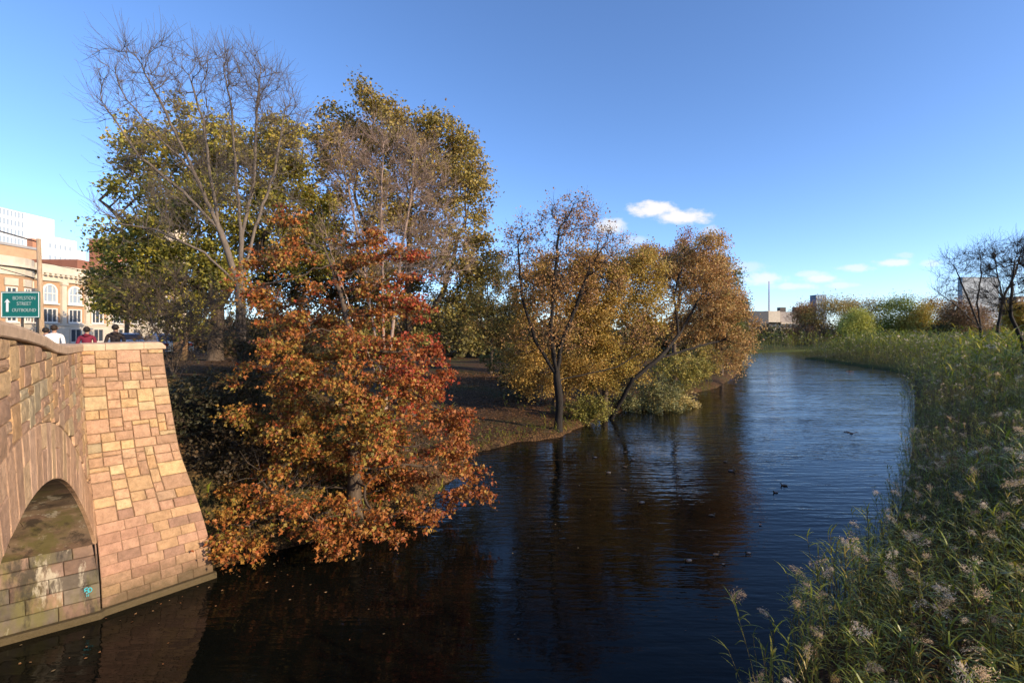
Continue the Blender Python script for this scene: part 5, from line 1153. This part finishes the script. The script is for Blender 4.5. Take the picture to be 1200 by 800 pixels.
# ------------------------------------------------------------------ street sign, utility pole, gate post, cars
M_SIGNTEXT = mat('sign_white_shaded', (.34, .42, .40), .5)  # sign white darkened: tree shade over the lettering is put into its colour
def build_sign():
    d = 16.5; c = at(24.2, 357, d); g = 4.4
    root = thing('street_sign', 'green road sign with white arrow and border standing beside the wooden pole', 'sign', (c.x, c.y, g)); yaw = 0.0; R = Matrix.Rotation(yaw, 3, 'Z'); root.rotation_euler = (0, 0, yaw)
    k = d / F_PX; w, h = 45.5 * k, 31 * k; zc = c.z - g
    GR = mat('sign_green', (.0, .13, .10), .35, spec=.5); WH = mat('sign_white', (.78, .80, .78), .4)
    nb = NB(); nb.box((0, 0, zc), (w / 2, .012, h / 2)); nb.build('panel', GR, root)
    nb = NB(); t = .022
    for z_ in (-1, 1): nb.box((0, -.016, zc + z_ * (h / 2 - .035)), (w / 2 - .02, .004, t / 2))
    for x_ in (-1, 1): nb.box((x_ * (w / 2 - .03), -.0165, zc), (t / 2, .0035, h / 2 - .048))
    nb.build('border', WH, root)
    nb = NB(); x0 = -w / 2 + .22; nb.prism((x0, -.013, zc), (1, 0, 0), (0, -1, 0), [(-.04, -.24), (.04, -.24), (.04, .10), (.10, .07), (0, .20), (-.10, .07), (-.04, .10)], 0, .006); nb.build('arrow', WH, root)
    for txt, dz, sz in (('BOYLSTON', .22, .175), ('STREET', .03, .175), ('OUTBOUND', -.19, .165)):
        cu = bpy.data.curves.new('lettering', 'FONT'); cu.body = txt; cu.size = sz; cu.align_x = 'CENTER'; cu.align_y = 'CENTER'; cu.extrude = .003; cu.materials.append(M_SIGNTEXT); cu.space_character = 1.02
        o = link('lettering', cu); me_ = bpy.data.meshes.new_from_object(o.evaluated_get(bpy.context.evaluated_depsgraph_get())); bpy.data.objects.remove(o); o = link('lettering', me_, root); o.location = (.13, -.017, zc + dz); o.rotation_euler = (math.pi / 2, 0, 0); o.scale = (.86, 1, 1)
    for x_ in (.0, .52):
        nb = NB(); nb.tube([(x_, .06, -.1), (x_, .06, zc + h / 2 - .05)], .035, 8); nb.build('post', M_METAL, root)
build_sign()
def build_pole():
    d = 19.0; c = at(47, 395, d); top = at(44, 280, d); H = top.z - 4.4
    root = thing('utility_pole', 'weathered wooden utility pole with wires rising behind the green sign', 'pole', (c.x, c.y, 4.4))
    nb = NB(); nb.tube([(.12, 0, -.3), (.04, 0, H * .4), (-.06, 0, H)], [.105, .09, .07], 10); nb.build('pole', mat('weathered_wood', (.36, .26, .17), .9, noise=6, bump=.4, scale=(6, 6, .4)), root, True)
    nb = NB()
    for z_, x_ in ((.15, -22), (1.6, -24)):
        p0 = np.array([0, 0, H - z_]); p1 = np.array([-14.0, -4.0 if z_ < 1 else -2.5, H - z_ + 5.2]); t = np.linspace(0, 1, 14)[:, None]
        P = p0 + (p1 - p0) * t; P[:, 2] -= np.sin(np.pi * t[:, 0]) * .25; nb.tube(P, .026 if z_ < 1 else .016, 4)
    p0 = np.array([0, 0, H - .9]); p1 = np.array([10., 22, H - 2.6]); t = np.linspace(0, 1, 16)[:, None]; P = p0 + (p1 - p0) * t; P[:, 2] -= np.sin(np.pi * t[:, 0]) * .6; nb.tube(P, .014, 4)
    nb.build('wires', M_METAL, root)
    nb = NB(); nb.box((-.10, -.12, H * .60), (.07, .05, .14), None, (.16, .15, .14)); nb.build('junction_box', M_GENERIC, root)
build_pole()
def build_post():
    c = at(212, 410, 27); z = ground_z(c.x, c.y)
    root = thing('gate_post', 'square stone gate post catching the sun between the cars and the oak', 'post', (c.x, c.y, z))
    H = at(212, 391, 27).z - z
    nb = NB(); nb.box((0, 0, H * .48), (.26, .26, H * .48), None, (.40, .24, .13)); nb.build('shaft', M_STONE, root)
    nb = NB(); nb.prism((0, -.33, H * .96), (1, 0, 0), (0, 1, 0), [(-.33, 0), (.33, 0), (.33, .12), (.18, .24), (-.18, .24), (-.33, .12)], 0, .66, (.42, .27, .17)); nb.build('cap', M_STONE, root)
build_post()
def car(label, x, y, z, rz, paint):
    root = thing('parked_car', label, 'car', (x, y, z), 'cars parked across the street', rz)
    pm = mat('car_paint', paint, .3, spec=.6)
    prof = [(-2.15, .35), (-2.2, .62), (-2.1, .86), (-1.6, .93), (-.95, 1.36), (-.2, 1.45), (.55, 1.38), (1.15, .98), (1.95, .84), (2.18, .62), (2.15, .35), (1.72, .30)]
    for cx in (1.35, -1.35):
        arc = [(cx + .38 * math.cos(t), .32 + .38 * math.sin(t)) for t in np.linspace(0, math.pi, 7)]; prof += arc
    nb = NB(); n = len(prof); V = []
    for yy, sh in ((-.86, 0), (-.84, 0), (.84, 0), (.86, 0)):
        for px_, pz_ in prof:
            k = 1 - .22 * max(0, (pz_ - .9)) / .55 if abs(yy) > .5 else 1; V.append((px_, yy * k, pz_))
    q = [(r_ * n + i, r_ * n + (i + 1) % n, (r_ + 1) * n + (i + 1) % n, (r_ + 1) * n + i) for r_ in range(3) for i in range(n)]
    nb.add(V, [np.array(q), np.arange(n)[None, ::-1], (np.arange(n) + 3 * n)[None]]); nb.build('body', pm, root)
    for s in (-1, 1):
        nb = NB(); pts = [(-1.35, .98), (-.9, 1.28), (-.2, 1.36), (.5, 1.30), (.98, .99)]
        nb.add([(px_, s * (.865 * (1 - .22 * max(0, pz_ - .9) / .55) + .004), pz_) for px_, pz_ in pts], np.arange(5)[None]); nb.build('side_window', M_GLASS, root)
        nb = NB(); nb.box((0, s * .872, .80), (.09, .012, .018)); nb.build('door_handle', M_METAL, root)
        nb = NB(); nb.box((2.14, s * .62, .68), (.05, .17, .07), None, (.7, .7, .68)); nb.build('headlight', M_GENERIC, root)
        nb = NB(); nb.box((-2.13, s * .64, .76), (.05, .15, .08), None, (.3, .02, .02)); nb.build('tail_light', M_GENERIC, root)
    for x0, x1, z0, z1 in ((.62, 1.12, 1.35, 1.0), (-.98, -1.52, 1.34, .96)):
        nb = NB(); e = .012 if x0 > 0 else -.012
        nb.add([(x0 + e, -.62, z0 + .015), (x0 + e, .62, z0 + .015), (x1 + e, .76, z1 + .015), (x1 + e, -.76, z1 + .015)], np.arange(4)[None]); nb.build('windscreen' if x0 > 0 else 'rear_window', M_GLASS, root)
    for cx in (1.35, -1.35):
        for s in (-1, 1):
            nb = NB(); t = np.arange(16) * 2 * np.pi / 16; V = [(cx + r_ * math.cos(a), yy, .32 + r_ * math.sin(a)) for r_, yy in ((.32, s * .66), (.32, s * .86), (.21, s * .87), (.21, s * .8)) for a in t]
            i = np.arange(16); j = (i + 1) % 16; nb.add(V, [np.concatenate([np.stack([i + b * 16, j + b * 16, j + (b + 1) * 16, i + (b + 1) * 16], 1) for b in range(3)])], (.02, .02, .02)); w = nb.build('wheel', M_GENERIC, root)
            nb = NB(); V = [(cx + .2 * math.cos(a), s * .85, .32 + .2 * math.sin(a)) for a in t] + [(cx, s * .865, .32)]; nb.add(V, np.stack([i, j, i * 0 + 16], 1), (.35, .35, .36)); nb.build('rim', M_GENERIC, w)
c = at(193, 398, 31); car('blue grey parked car beyond the end of the wall', c.x, c.y, 4.42, 2.5, (.20, .26, .36))
c = at(148, 398, 36); car('white parked car half hidden by bare branches, left of the blue one', c.x, c.y, 4.42, 2.4, (.68, .68, .68))
